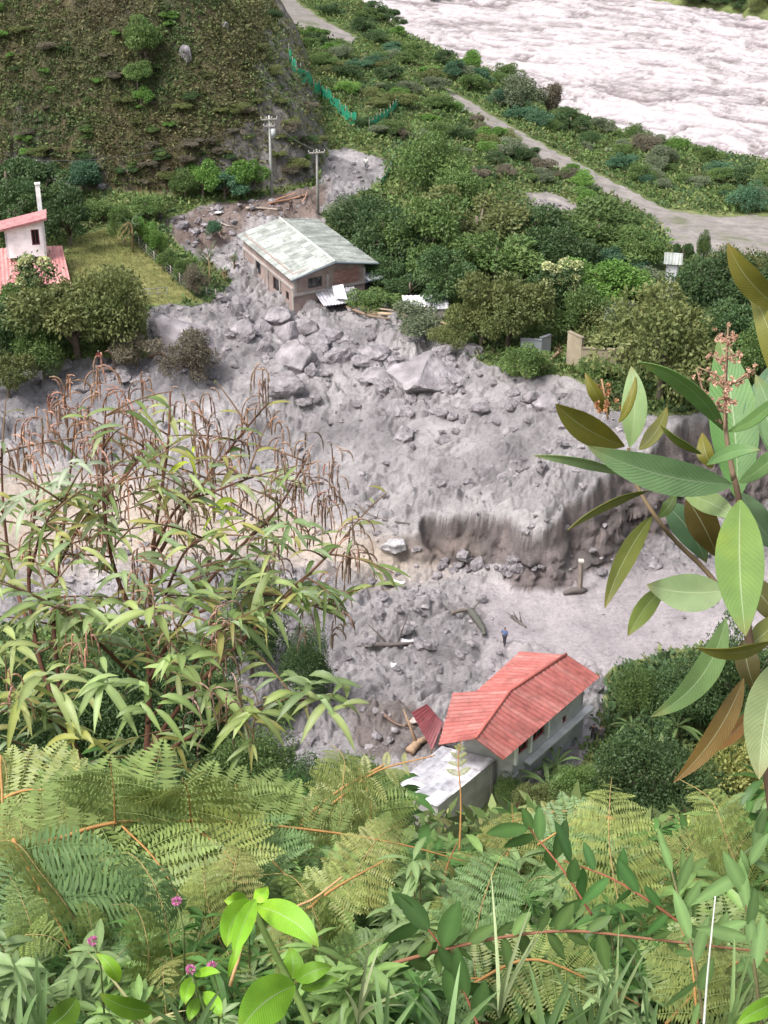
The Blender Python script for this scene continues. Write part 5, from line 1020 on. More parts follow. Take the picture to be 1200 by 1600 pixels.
BIG = [((1145, 757), (918, 697), 64, -14, 1.5, 1.42, (.20, .32, .17), 0, .4), ((975, 742), (832, 712), 17, 4, 1.6, 1.55, PALE, 30, .3), ((976, 697), (868, 631), 50, -8, 1.58, 1.5, OLV, 0, .7), ((984, 699), (986, 572), 45, 6, 1.6, 1.6, (.27, .38, .19), 10, .8),
       ((966, 660), (993, 588), 15, 5, 1.56, 1.55, OLV, 45, .5), ((952, 648), (914, 582), 22, -3, 1.62, 1.6, OLV, 30, .5), ((998, 702), (1042, 635), 26, 6, 1.58, 1.6, (.17, .17, .04), 30, .4), ((1130, 673), (997, 566), 30, 16, 1.48, 1.4, (.17, .30, .11), 40, .4),
       ((1138, 674), (1222, 610), 22, 8, 1.48, 1.4, (.18, .31, .12), 30, .5), ((1152, 780), (1124, 522), 84, 8, 1.56, 1.62, (.11, .24, .07), 0, .7), ((1225, 485), (1137, 379), 46, -12, 1.5, 1.45, (.22, .20, .04), 0, .5), ((1222, 615), (1169, 448), 44, 10, 1.5, 1.5, (.20, .20, .04), 10, .5),
       ((1096, 710), (1030, 663), 13, -5, 1.54, 1.5, (.20, .24, .06), 50, .5), ((1104, 726), (1188, 703), 24, -9, 1.44, 1.38, (.18, .31, .14), 20, .6), ((1153, 754), (1232, 688), 30, 5, 1.45, 1.4, (.16, .27, .12), 25, .6), ((1012, 768), (887, 829), 13, 7, 1.5, 1.42, (.20, .20, .06), 50, .3),
       ((1020, 806), (945, 951), 34, 7, 1.48, 1.42, (.15, .165, .035), 15, .5), ((1029, 808), (1056, 768), 20, 3, 1.5, 1.5, (.10, .15, .04), 20, .6), ((1036, 785), (1104, 880), 50, -8, 1.62, 1.66, BLU, 0, .5), ((1073, 778), (1122, 872), 54, -4, 1.58, 1.62, (.13, .09, .025), 10, .5),
       ((1068, 772), (1152, 812), 40, -6, 1.55, 1.5, (.24, .32, .15), 10, .5), ((1157, 781), (1165, 994), 84, 5, 1.38, 1.28, (.17, .27, .08), 0, .45), ((1135, 922), (1010, 914), 66, -8, 1.44, 1.5, (.28, .36, .21), 5, .5), ((1038, 918), (981, 994), 34, 4, 1.52, 1.48, (.24, .30, .08), 15, .5),
       ((1134, 966), (1017, 1120), 46, -26, 1.44, 1.38, (.16, .25, .10), 15, .45), ((1205, 1003), (1089, 1012), 22, -14, 1.42, 1.36, (.24, .22, .05), 40, .5), ((1162, 1060), (1052, 1223), 38, -14, 1.44, 1.4, BRN, 20, .4), ((1182, 1100), (1098, 1178), 24, -10, 1.5, 1.46, ORG, 25, .5),
       ((1195, 1138), (1112, 1170), 26, 4, 1.52, 1.5, (.20, .19, .05), 20, .5), ((1218, 1030), (1186, 1218), 74, 6, 1.36, 1.3, (.25, .30, .16), 5, .5), ((1162, 1000), (1180, 1078), 42, 2, 1.5, 1.5, (.11, .09, .03), 15, .6), ((1215, 725), (1180, 585), 52, 8, 1.52, 1.55, (.14, .25, .12), 10, .6),
       ((1112, 732), (1097, 676), 28, -4, 1.57, 1.58, OLV, 25, .5), ((1160, 770), (1225, 860), 50, 8, 1.5, 1.55, (.20, .30, .20), 10, .5), ((1190, 640), (1232, 740), 44, -6, 1.5, 1.5, (.16, .27, .13), 10, .5), ((1168, 1010), (1225, 950), 40, 5, 1.52, 1.55, (.18, .19, .05), 10, .5),
       ((1160, 900), (1225, 985), 46, -6, 1.55, 1.55, (.15, .14, .04), 10, .5), ((1168, 690), (1215, 560), 40, -6, 1.58, 1.6, BLU, 10, .5)]
def right_plant():
    t = empty('broad_leaved_shrub', C(1230, 1500, 1.5), 0, 'tall shrub with big pointed leaves and a pink flower spike at the right', 'shrub')
    for b, p, w, bend, d0, d1, col, roll, blunt in BIG:
        top = np.array(col) * [.86, .88, .78]; un = np.array((.17, .17, .05)) if top[1] > top[0] * 1.15 else top * 1.1; big_leaf(t, b, p, w, bend, d0, d1, top, un, 1., roll, blunt)
    def st(px, r0, r1, col, name='stem'):
        P = bez([C(u, v, d) for u, v, d in px], 16); mb = MB(); tube(mb, P, np.linspace(r0, r1, 16), col, n=8); return mb.build(name, M_BARK, t)
    bk = (.11, .07, .045)
    st([(1240, 1520, 1.5), (1205, 1250, 1.5), (1180, 1080, 1.5), (1166, 960, 1.5), (1156, 840, 1.49), (1155, 785, 1.48), (1147, 745, 1.48)], .0055, .0028, bk); st([(1170, 990, 1.5), (1110, 900, 1.54), (1060, 850, 1.54), (1025, 808, 1.52), (992, 752, 1.57), (982, 700, 1.58)], .0028, .0016, (.14, .10, .055))
    fl = st([(1147, 750, 1.48), (1135, 680, 1.47), (1134, 600, 1.47), (1138, 510, 1.47)], .0028, .001, (.26, .18, .12), 'flower_stalk')
    rg = np.random.default_rng(5); mb = MB(); sk = MB()
    def axis(px, d, dens, sz, sub):
        P = bez([C(u, v, d) for u, v in px], 24); tube(sk, P, np.linspace(.0016, .0007, 24), (.30, .20, .13), n=5)
        for i in range(dens):
            p = P[rg.integers(2, 24)] + rg.normal(0, .0022, 3); q = nrm(rg.normal(size=(14, 3))); leaf_quads(mb, np.repeat(p[None], 14, 0), q, rg.normal(size=(14, 3)), np.full(14, sz), np.full(14, sz * .7), np.array((.62, .40, .29)) * rg.uniform(.6, 1.4, (14, 1)))
    axis([(1132, 672), (1133, 590), (1138, 505)], 1.465, 22, .0032, 1)
    for px in ([(1132, 600), (1118, 585), (1090, 574)], [(1132, 601), (1148, 598), (1165, 590)], [(1133, 645), (1105, 625), (1088, 574 + 2)], [(1131, 606), (1118, 595), (1108, 590)], [(1132, 606), (1155, 592), (1180, 576)], [(1136, 528), (1146, 527), (1153, 525)], [(1135, 534), (1126, 528), (1120, 524)], [(1127, 662), (1112, 630), (1090, 606)], [(1138, 560), (1148, 558), (1160, 552)], [(1134, 565), (1122, 560), (1112, 556)], [(1132, 622), (1122, 626), (1118, 632)], [(1132, 622), (1142, 626), (1146, 630)]): axis(px, 1.465, 8, .0030, 1)
    mb.build('blossom', M_NEAR, fl); sk.build('flower_branches', M_BARK, fl)
    mb2 = MB(); sk2, mbx = sk, mb; mb = MB(); sk = MB()
    P0 = [(950, 655), (945, 620), (940, 592)]
    for k in range(15):
        p = C(945 + rg.normal(0, 8), 622 + rg.normal(0, 15), 1.6); q = nrm(rg.normal(size=(12, 3))); leaf_quads(mb, np.repeat(p[None], 12, 0), q, rg.normal(size=(12, 3)), np.full(12, .0036), np.full(12, .003), np.array((.50, .26, .13)) * rg.uniform(.6, 1.4, (12, 1)))
    tube(sk, [C(u, v, 1.6) for u, v in P0 + [(960, 680)][::-1]][:3], .0012, (.3, .18, .1), n=5); b2 = mb.build('flower_bud', M_NEAR, t); sk.build('bud_stalk', M_BARK, b2); rebase(t)
right_plant()
# ---- generic near leaf: 5-row lanceolate blade drooping from p along direction d
def lance(mb, p, d, L, w, col, droop=.4, n=6, fold=.3, twist=0.):
    p = np.asarray(p, float); d = nrm(d); P = [p + d * L * t + np.array([0, 0, -droop * L * t * t]) for t in np.linspace(0, 1, n)]
    up = np.array([twist, -.35, 1.]); c = np.asarray(col, float); blade(mb, P, w, up, c, fold, mid=c * 1.3)
def tassel(parent, p, L, n, seed, col=(.27, .125, .06)):
    rg = np.random.default_rng(seed); mb = MB()
    for i in range(n):
        a = rg.uniform(0, 6.28); r = rg.uniform(.1, 1.) * L * .45; s = p + rg.normal(0, .008, 3) + np.array([0, 0, rg.uniform(-L * .45, L * .55)]); ll = L * rg.uniform(.3, .75)
        P = np.array([s + np.array([math.cos(a) * r * (1 - (1 - t) ** 2), math.sin(a) * r * .6 * (1 - (1 - t) ** 2), ll * (.30 * t - 1.15 * t * t)]) for t in np.linspace(0, 1, 11)])
        c = np.array(col) * rg.uniform(.7, 2.0) + rg.uniform(0, .04, 3); rr_ = .0006 + .0019 * np.abs(np.sin(np.arange(11) * 1.3 + i)); rr_[-1] = .0006; rr_[:2] = .0009; tube(mb, P, rr_, np.repeat(c[None], 11, 0) * rg.uniform(.7, 1.3, (11, 1)), n=4, cap=False)
    return mb.build('seed_tassel', M_NEAR, parent)
def left_shrub():
    t = empty('tasselled_shrub', C(190, 1480, 3.4), 0, 'tall shrub with narrow drooping leaves and rust brown seed tassels at the left', 'shrub'); rg = np.random.default_rng(21); bk = (.12, .055, .035)
    S = [([(190, 1500, 3.3), (188, 1400, 3.35), (192, 1310, 3.4), (225, 1200, 3.45), (233, 1080, 3.5), (232, 1000, 3.5), (240, 850, 3.5), (262, 700, 3.5), (266, 612, 3.5)], .0105, .0022, .45), ([(192, 1320, 3.4), (160, 1260, 3.4), (105, 1140, 3.4), (62, 1030, 3.4), (45, 900, 3.4), (60, 760, 3.4)], .009, .003, .35),
         ([(233, 1060, 3.5), (290, 960, 3.55), (350, 880, 3.6), (430, 800, 3.6), (482, 712, 3.6)], .006, .002, .3), ([(226, 1180, 3.45), (300, 1080, 3.4), (380, 1000, 3.4), (480, 900, 3.4), (545, 835, 3.4)], .006, .002, .3), ([(100, 1130, 3.4), (84, 980, 3.5), (92, 880, 3.5), (105, 780, 3.5), (118, 655, 3.5)], .006, .002, .25),
         ([(232, 1000, 3.5), (190, 920, 3.45), (168, 840, 3.4), (160, 740, 3.4), (165, 640, 3.4)], .006, .002, .3), ([(60, 1020, 3.4), (20, 900, 3.5), (6, 800, 3.5), (2, 700, 3.5)], .005, .002, .3), ([(240, 880, 3.5), (300, 780, 3.6), (360, 700, 3.6), (418, 630, 3.6)], .005, .0018, .3),
         ([(225, 1200, 3.45), (300, 1150, 3.3), (400, 1110, 3.25), (520, 1085, 3.2)], .005, .002, .2), ([(105, 1140, 3.4), (50, 1110, 3.3), (-10, 1080, 3.2)], .005, .002, .1), ([(233, 1080, 3.5), (160, 1010, 3.3), (110, 960, 3.2), (60, 940, 3.2)], .005, .002, .2), ([(300, 960, 3.55), (400, 930, 3.5), (470, 940, 3.4), (520, 960, 3.4)], .004, .0015, .2),
         ([(240, 860, 3.5), (280, 790, 3.4), (330, 770, 3.4), (395, 745, 3.4)], .004, .0015, .3), ([(92, 880, 3.5), (140, 800, 3.4), (200, 740, 3.4), (228, 690, 3.4)], .004, .0015, .3), ([(230, 1130, 3.45), (300, 1040, 3.3), (340, 990, 3.2), (360, 970, 3.2)], .004, .0015, .1), ([(190, 1260, 3.4), (120, 1200, 3.2), (40, 1170, 3.1)], .005, .002, .1), ([(232, 1010, 3.5), (270, 900, 3.35), (300, 850, 3.3), (340, 830, 3.3)], .004, .0015, .2), ([(45, 900, 3.4), (70, 820, 3.3), (110, 770, 3.3)], .004, .0015, .3)]
    lf = MB(); cols = [(.15, .21, .065), (.20, .26, .09), (.11, .165, .05), (.25, .28, .10), (.18, .24, .12), (.24, .23, .07)]
    curves = []
    for px, r0, r1, st in S:
        P = bez([C(*q) for q in px], 40); mb = MB(); tube(mb, P, np.linspace(r0, r1, 40), np.array(bk) * rg.uniform(.8, 1.2), n=7); mb.build('stem', M_BARK, t); curves.append((P, st))
        s0 = int(40 * st)
        for i in range(s0, 40):
            u, v, _ = proj(*P[i]); dens = .85 if v > 900 else (.5 if v > 740 else .12); k = rg.poisson(dens)
            for _ in range(k):
                a = rg.uniform(0, 6.28); d = np.array([math.cos(a), math.sin(a) * .8, rg.uniform(-.1, .8)]); L = rg.uniform(.05, .09); c = np.array(cols[rg.integers(6)]) * rg.uniform(.8, 1.5)
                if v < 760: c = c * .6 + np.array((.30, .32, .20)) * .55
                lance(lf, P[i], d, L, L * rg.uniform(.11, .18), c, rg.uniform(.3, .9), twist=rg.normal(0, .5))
        # side twigs
        for k in range(7):
            i = rg.integers(s0, 39); a = rg.uniform(0, 6.28); d = nrm([math.cos(a), math.sin(a) * .6, rg.uniform(.1, 1.)]); ln = rg.uniform(.10, .26); Q = np.array([P[i] + d * ln * q - np.array([0, 0, .15 * ln * q * q]) for q in np.linspace(0, 1, 8)]); tw = MB(); tube(tw, Q, np.linspace(.0026, .001, 8), (.15, .09, .05), n=5); tw.build('twig', M_BARK, t)
            u, v, _ = proj(*Q[-1]); nl = 7 if v > 900 else (5 if v > 760 else 2)
            for _ in range(nl):
                j = rg.integers(2, 8); b = rg.uniform(0, 6.28); dd = d * .5 + np.array([math.cos(b), math.sin(b) * .7, rg.uniform(-.3, .5)]); L = rg.uniform(.045, .085); c = np.array(cols[rg.integers(6)]) * rg.uniform(.8, 1.5); lance(lf, Q[j], dd, L, L * rg.uniform(.11, .18), c, rg.uniform(.3, .9), twist=rg.normal(0, .5))
    # leaf whorls where the photograph shows them
    for u, v, d, k, c in [(440, 740, 3.6, 7, (.24, .28, .16)), (452, 820, 3.4, 9, (.17, .24, .10)), (345, 800, 3.45, 8, (.30, .38, .05)), (287, 712, 3.5, 5, (.38, .45, .06)), (262, 640, 3.5, 6, (.33, .36, .14)), (262, 690, 3.5, 5, (.3, .33, .17)), (90, 760, 3.4, 8, (.25, .30, .20)), (118, 730, 3.3, 6, (.27, .31, .22)), (160, 810, 3.4, 8, (.24, .29, .15)), (30, 790, 3.3, 8, (.26, .30, .20)), (420, 905, 3.3, 9, (.20, .25, .09)), (480, 1070, 3.1, 10, (.16, .22, .09)), (520, 1100, 3.1, 7, (.2, .24, .09)),
                          (400, 1110, 3.1, 8, (.2, .25, .08)), (30, 1080, 3., 9, (.25, .28, .08)), (80, 1060, 3., 9, (.24, .29, .11)), (170, 1060, 3., 10, (.20, .27, .10)), (230, 1100, 3., 10, (.18, .25, .08)), (280, 1030, 3.1, 9, (.2, .27, .09)), (330, 1080, 3.2, 9, (.2, .26, .09)), (120, 1160, 3., 8, (.26, .27, .07)), (60, 960, 3.2, 9, (.17, .23, .08)), (150, 960, 3.2, 9, (.2, .26, .1)), (290, 930, 3.3, 9, (.17, .23, .08)), (370, 960, 3.3, 8, (.16, .22, .08)), (200, 890, 3.3, 8, (.2, .26, .12)), (20, 1010, 3.1, 9, (.24, .28, .1)), (350, 890, 3.4, 9, (.18, .24, .09)), (230, 960, 3.1, 8, (.22, .27, .09))]:
        p = C(u, v, d)
        for i in range(k):
            a = i / k * 6.28 + rg.uniform(-.4, .4); L = rg.uniform(.06, .10) * (.75 if v < 860 else 1); lance(lf, p + rg.normal(0, .012, 3), [math.cos(a), math.sin(a) * .7, rg.uniform(-.2, .7)], L, L * rg.uniform(.15, .23), np.array(c) * rg.uniform(.9, 1.6), rg.uniform(.35, .95), twist=rg.normal(0, .4))
    lf.build('foliage', M_NEAR, t)
    T = [(118, 640, 3.5, .11, 18), (160, 612, 3.4, .12, 20), (72, 690, 3.4, .11, 18), (100, 665, 3.5, .10, 16), (195, 665, 3.4, .12, 18), (240, 735, 3.5, .12, 18), (300, 690, 3.6, .12, 16), (330, 665, 3.6, .12, 14), (410, 628, 3.6, .12, 20), (385, 690, 3.6, .12, 14), (438, 768, 3.5, .12, 18), (485, 742, 3.6, .13, 20), (510, 780, 3.6, .13, 20), (528, 745, 3.6, .10, 12), (548, 868, 3.4, .14, 30), (522, 950, 3.4, .12, 14), (530, 990, 3.4, .09, 10), (352, 1012, 3.2, .12, 30), (335, 1040, 3.2, .10, 16),
         (330, 780, 3.5, .11, 16), (150, 760, 3.4, .12, 18), (110, 992, 3.2, .11, 16), (128, 1030, 3.1, .10, 14), (215, 915, 3.3, .12, 22), (235, 960, 3.2, .09, 14), (205, 800, 3.4, .12, 18), (170, 800, 3.4, .12, 18), (40, 715, 3.5, .11, 14), (15, 750, 3.5, .11, 12), (275, 775, 3.5, .12, 16), (310, 745, 3.5, .12, 16), (330, 905, 3.4, .11, 16), (430, 900, 3.4, .10, 14), (60, 890, 3.3, .10, 12), (310, 1130, 3.1, .10, 12), (365, 1120, 3.1, .12, 14), (22, 1110, 3., .10, 12), (230, 640, 3.5, .11, 14), (180, 720, 3.4, .12, 16), (265, 850, 3.4, .10, 14), (480, 1000, 3.4, .10, 12), (350, 720, 3.5, .11, 14), (90, 640, 3.5, .09, 12), (210, 700, 3.45, .11, 16), (140, 690, 3.4, .11, 16), (440, 700, 3.6, .10, 12), (390, 800, 3.45, .10, 12), (55, 740, 3.45, .11, 14), (130, 720, 3.5, .11, 16), (280, 655, 3.55, .09, 10), (300, 820, 3.5, .11, 14), (360, 770, 3.5, .11, 14), (465, 790, 3.55, .11, 16), (500, 830, 3.5, .11, 14), (120, 860, 3.4, .10, 12), (260, 1000, 3.2, .11, 16), (400, 860, 3.45, .10, 12), (160, 880, 3.4, .11, 14), (75, 800, 3.4, .10, 12), (300, 860, 3.4, .11, 14), (460, 850, 3.5, .10, 12)]
    for i, (u, v, d, L, n) in enumerate(T): tassel(t, C(u, v - 22, d), L, int(n * .9), 700 + i, (.36, .21, .145) if u < 260 or i % 3 == 0 else (.30, .20, .15))
    rebase(t)
left_shrub()
# ------------------------------------------------------------------ ferns
def pinna(mb, base, d, side, L, n, col, rg, w=None, droop=.25):
    """one toothed side branch of a frond: a comb of small blades both sides of its midrib"""
    d = nrm(d); side = nrm(side - d * (side @ d)); nn_ = np.cross(d, side); t = (np.arange(n) + .5) / n; P = base + d * (t * L)[:, None] + np.array([0, 0, -droop * L]) * (t * t)[:, None]
    ll = L * .30 * (np.sin(np.pi * (t * .88 + .1)) ** .8) * (1 - .3 * t); 
    for s in (-1, 1):
        D = side * s + d * .28 + rg.normal(0, .05, (n, 3)) - np.array([0, 0, .15]); c = np.asarray(col) * rg.uniform(.82, 1.18, (n, 1)); leaf_quads(mb, P, D, np.broadcast_to(nn_, (n, 3)) + rg.normal(0, .1, (n, 3)), ll, np.full(n, L / n * .82), c, fold=.2)
    tube(mb, P[::max(1, n // 6)], .0007, np.asarray(col) * 1.2, n=3, cap=False)
def frond_pts(mb, st, P, W, np_, col, rg, stem=(.42, .22, .08), r=.003, up=None, ang=.35, start=.06, pairs2=15, sides=(-1, 1)):
    P = bez(P, 40); T = nrm(np.gradient(P, axis=0)); tube(st, P, np.linspace(r, r * .3, 40), stem, n=6); up = np.array([0, -.6, 1.]) if up is None else np.asarray(up, float)
    for k in range(np_):
        f = start + (1 - start) * (k + .3) / np_; i = min(39, int(f * 39)); L = W * (math.sin(math.pi * min(1., (f * .80 + .24))) ** .9) * rg.uniform(.88, 1.1)
        if L < W * .08: continue
        S = nrm(np.cross(T[i], up))
        for s in sides:
            d = S * s + T[i] * ang + rg.normal(0, .06, 3); pinna(mb, P[i], d, T[i], L, pairs2, np.asarray(col) * rg.uniform(.85, 1.15), rg)
FCOL = [(.24, .32, .10), (.16, .25, .075), (.29, .34, .10), (.18, .29, .11), (.34, .36, .12), (.21, .28, .07)]
def fern_frond(px, W, np_, label, ci=0, seed=0, r=.003, pairs2=15, up=None, ang=.35, start=.06, stem=(.42, .22, .08), sides=(-1, 1)):
    rg = np.random.default_rng(seed); P = [C(*q) for q in px]; t = empty('bracken_frond', P[0], 0, label, 'fern', 'bracken fern fronds on the near slope'); mb = MB(); st = MB()
    frond_pts(mb, st, P, W, np_, FCOL[ci], rg, r=r, pairs2=pairs2, up=up, ang=ang, start=start, stem=stem, sides=sides); mb.build('leaflets', M_NEAR, t); st.build('stalk', M_BARK, t); rebase(t); return t
HF = [([(-20, 1345, 2.5), (90, 1310, 2.55), (190, 1284, 2.6), (330, 1284, 2.65), (480, 1296, 2.7), (620, 1318, 2.75), (740, 1350, 2.8)], .17, 17, 'long arching bracken frond with an orange stalk crossing the left', 0, .0040, 18),
      ([(20, 1310, 2.4), (62, 1390, 2.4), (100, 1460, 2.4), (140, 1560, 2.4)], .16, 12, 'bracken frond hanging steeply at the lower left', 3, .0032, 18), ([(180, 1290, 2.6), (178, 1240, 2.55), (172, 1190, 2.5)], .12, 8, 'small upright frond rising over the long orange stalk', 0, .002, 15),
      ([(190, 1290, 2.6), (240, 1340, 2.5), (280, 1400, 2.45), (300, 1440, 2.4)], .12, 11, 'frond drooping from the orange stalk, left one', 0, .002, 15), ([(300, 1290, 2.6), (350, 1330, 2.5), (385, 1380, 2.45)], .11, 9, 'frond drooping from the orange stalk, middle one', 2, .002, 14), ([(370, 1292, 2.65), (410, 1330, 2.55), (450, 1370, 2.5)], .10, 9, 'frond drooping from the orange stalk, right one', 3, .002, 14), ([(298, 1285, 2.6), (295, 1245, 2.55), (285, 1215, 2.5)], .12, 8, 'second small upright frond above the orange stalk', 2, .002, 14),
      ([(375, 1290, 2.7), (372, 1255, 2.7), (368, 1225, 2.7)], .10, 7, 'third small upright frond above the orange stalk', 0, .002, 13), ([(-20, 1260, 2.7), (40, 1235, 2.7), (110, 1240, 2.7), (180, 1260, 2.7)], .12, 9, 'pale bracken frond at the left edge above the orange stalk', 2, .003, 15), ([(470, 1290, 3.), (520, 1255, 3.), (590, 1205, 3.), (680, 1180, 3.)], .10, 9, 'bracken frond with an orange stalk reaching up to the annex', 4, .0035, 13),
      ([(578, 1300, 3.), (578, 1250, 3.), (560, 1200, 3.)], .14, 9, 'upright bracken frond below the left corner of the annex', 0, .002, 14), ([(718, 1330, 2.8), (720, 1250, 2.8), (716, 1185, 2.8), (722, 1155, 2.8)], .045, 6, 'thin upright frond standing in front of the annex roof', 4, .002, 12, None, .9, .5), ([(780, 1370, 3.), (800, 1310, 3.), (800, 1255, 3.)], .14, 10, 'yellowish upright frond between annex and rounded tree', 4, .002, 15),
      ([(960, 1280, 3.2), (900, 1268, 3.2), (830, 1275, 3.2), (740, 1310, 3.2)], .08, 10, 'arching yellow bracken frond under the banana plant', 4, .003, 14), ([(840, 1320, 2.9), (900, 1285, 2.9), (960, 1275, 2.9)], .15, 9, 'pale green frond below the large rounded tree', 3, .002, 15), ([(470, 1430, 2.2), (520, 1390, 2.2), (600, 1345, 2.25)], .11, 9, 'frond on a broken tan stalk beside the bright green sprout', 2, .003, 14),
      ([(700, 1560, 2.1), (820, 1500, 2.1), (920, 1530, 2.1), (1000, 1570, 2.1)], .13, 12, 'bracken frond arching along the bottom right', 2, .0025, 15), ([(1040, 1600, 2.1), (1120, 1520, 2.1), (1180, 1500, 2.1), (1240, 1510, 2.1)], .16, 12, 'fresh bracken frond at the lower right corner', 0, .0025, 16), ([(640, 1610, 2.1), (730, 1530, 2.1), (840, 1560, 2.1)], .10, 9, 'small bracken frond at the bottom centre right', 3, .002, 13), ([(1090, 1600, 2.), (1080, 1500, 2.), (1060, 1440, 2.05)], .12, 10, 'upright bracken frond near the long white grass stalk', 2, .002, 14)]
for i, a in enumerate(HF):
    fern_frond(a[0], a[1] * (1. if i < 9 else (.72 if i < 12 or i == 17 else .52)), a[2], a[3], a[4], 900 + i, a[5], a[6], *(a[7:8] or (None,)), ang=a[8] if len(a) > 8 else .35, start=a[9] if len(a) > 9 else .06)
# a few frond shapes copied over the slope
FP = []
for k in range(6):
    rg = np.random.default_rng(1200 + k); mb = MB(); st = MB(); L = 1.; frond_pts(mb, st, [(0, 0, 0), (.02, .05, .34), (.10 + .04 * k % .1, .02, .60), (.34, -.05, .74), (.62, -.12, .70 - .03 * k)], .26, 15, FCOL[k], rg, r=.005, pairs2=16, up=[-.4, -.2, 1.], start=.3, stem=(.33, .24, .10)); tube(st, [(0, 0, 0), (0, .05, -1.2), (.05, .1, -3.2)], .005, (.33, .24, .10), n=5); FP.append((mb.mesh('leaflets', M_NEAR), st.mesh('stalk', M_BARK)))
def vtop(u): return float(np.interp(u, [-60, 120, 420, 560, 625, 800, 980, 1100, 1260], [1215, 1200, 1235, 1210, 1300, 1300, 1300, 1240, 1225]))
FMARK = [((60, 1230), 'the left edge above the orange stalk'), ((200, 1400), 'the dark shrub stem at the lower left'), ((100, 1560), 'the grass blades at the bottom left'), ((330, 1350), 'the middle of the long orange stalk'), ((400, 1430), 'the bright green sprout'), ((330, 1520), 'the pink flowers'), ((560, 1290), 'the upright frond below the annex'), ((600, 1400), 'the tan broken stalk'), ((560, 1540), 'the bottom centre'), ((740, 1280), 'the front of the annex'), ((760, 1400), 'the slope centre right'), ((860, 1460), 'the reddish arching stem'),
         ((900, 1330), 'the foot of the rounded dark tree'), ((980, 1420), 'the glossy branch in the right middle'), ((1120, 1330), 'the drooping leafy stem at the right'), ((1100, 1480), 'the right end of the reddish stem'), ((1100, 1570), 'the lower right corner'), ((820, 1570), 'the bottom right of centre')]
fitems = []; _fr = random.Random(31)
def slope_z(x, y): return float(Z(x, y)[0])
for k in range(105):
    u = _fr.uniform(-40, 1240); v = 1270 + 330 * _fr.random() ** .9
    if u > 600 and _fr.random() < .5: continue
    d = 3.6 - 1.5 * (v - 1250) / 350 + _fr.uniform(-.15, .25); s = _fr.uniform(.15, .33) * d / 2.8; v = max(v, vtop(u) + .86 * s / d * FPX * .92 + _fr.uniform(0, 30)); d = 3.6 - 1.5 * (v - 1250) / 350; p = C(u, v, d); i = _fr.randrange(6); rz = _fr.uniform(0, 6.28)
    t = empty('bracken_frond', p, rz, None, 'fern', 'bracken fern fronds on the near slope'); t.scale = (s, s, s); t.rotation_euler = (_fr.uniform(-.3, .3), _fr.uniform(-.2, .3), rz)
    for nm, me in zip(('leaflets', 'stalk'), FP[i]):
        o = bpy.data.objects.new(nm, me); COL.objects.link(o); o.parent = t
    fitems.append((t, u, v, ['mid green', 'dark green', 'yellow green', 'bluish green', 'straw yellow', 'olive green'][i]))
label_all(fitems, 'bracken frond', FMARK)
# ------------------------------------------------------------------ leafy weeds
def weed(kind, seed):
    """a leafy stem 1 m tall"""
    rg = np.random.default_rng(seed); mb = MB(); st = MB(); c = {'glossy': (.085, .18, .045), 'soft': (.17, .27, .08), 'yellow': (.34, .38, .11), 'grey': (.19, .27, .11)}[kind]
    for b in range(5):
        a = rg.uniform(0, 6.28); ln = rg.uniform(.6, 1.); P = bez([(0, 0, 0), (math.cos(a) * .1, math.sin(a) * .1, ln * .5), (math.cos(a) * .3, math.sin(a) * .25, ln)], 18); tube(st, P, np.linspace(.008, .003, 18), (.16, .12, .05), n=5)
        for i in range(4, 18):
            for s in range(2 if i < 16 else 4):
                q = rg.uniform(0, 6.28); L = rg.uniform(.14, .26) * (.8 if kind == 'yellow' else 1.1); lance(mb, P[i], [math.cos(q), math.sin(q), rg.uniform(-.1, .8)], L, L * rg.uniform(.18, .28), np.array(c) * rg.uniform(.65, 1.35), rg.uniform(.2, .7), fold=.25, n=5)
    tube(st, [(0, 0, .05), (0, 0, -1.2), (.05, .05, -3.)], .009, (.16, .12, .05), n=5)
    return mb.mesh('leaves', M_NEAR), st.mesh('stem', M_BARK)
WP = {k: [weed(k, 1300 + 10 * i + j) for j in range(2)] for i, k in enumerate(('glossy', 'soft', 'yellow', 'grey'))}
witems = []
def put_weed(u, v, d, s, kind, label=None):
    p = C(u, v, d); rz = _fr.uniform(0, 6.28); t = empty('leafy_weed', p, rz, label, 'weed', 'leafy weeds on the near slope'); t.scale = (s, s, s)
    for nm, me in zip(('leaves', 'stem'), _fr.choice(WP[kind])):
        o = bpy.data.objects.new(nm, me); COL.objects.link(o); o.parent = t
    return t
for k in range(270):
    u = _fr.uniform(-40, 1240); v = 1290 + 380 * _fr.random()
    if u > 960: v -= 20
    if u < 500:
        v += 25
        if _fr.random() < .25: continue
    d = 4.3 - 1.9 * (v - 1250) / 350 + _fr.uniform(-.1, .5); kd = _fr.choice(['soft', 'glossy', 'grey', 'glossy'] if v > 1400 or u < 850 else ['yellow', 'yellow', 'soft', 'grey']); s = _fr.uniform(.16, .34) * d / 3.2
    v = max(v, vtop(u) + 1.02 * s / d * FPX * .9 - 20 + _fr.uniform(0, 40)); w = put_weed(u, v, d, s, kd); witems.append((w, u, v, {'glossy': 'dark glossy', 'soft': 'soft green', 'yellow': 'yellowish', 'grey': 'dull green'}[kd]))
label_all(witems, 'leafy weed', FMARK)
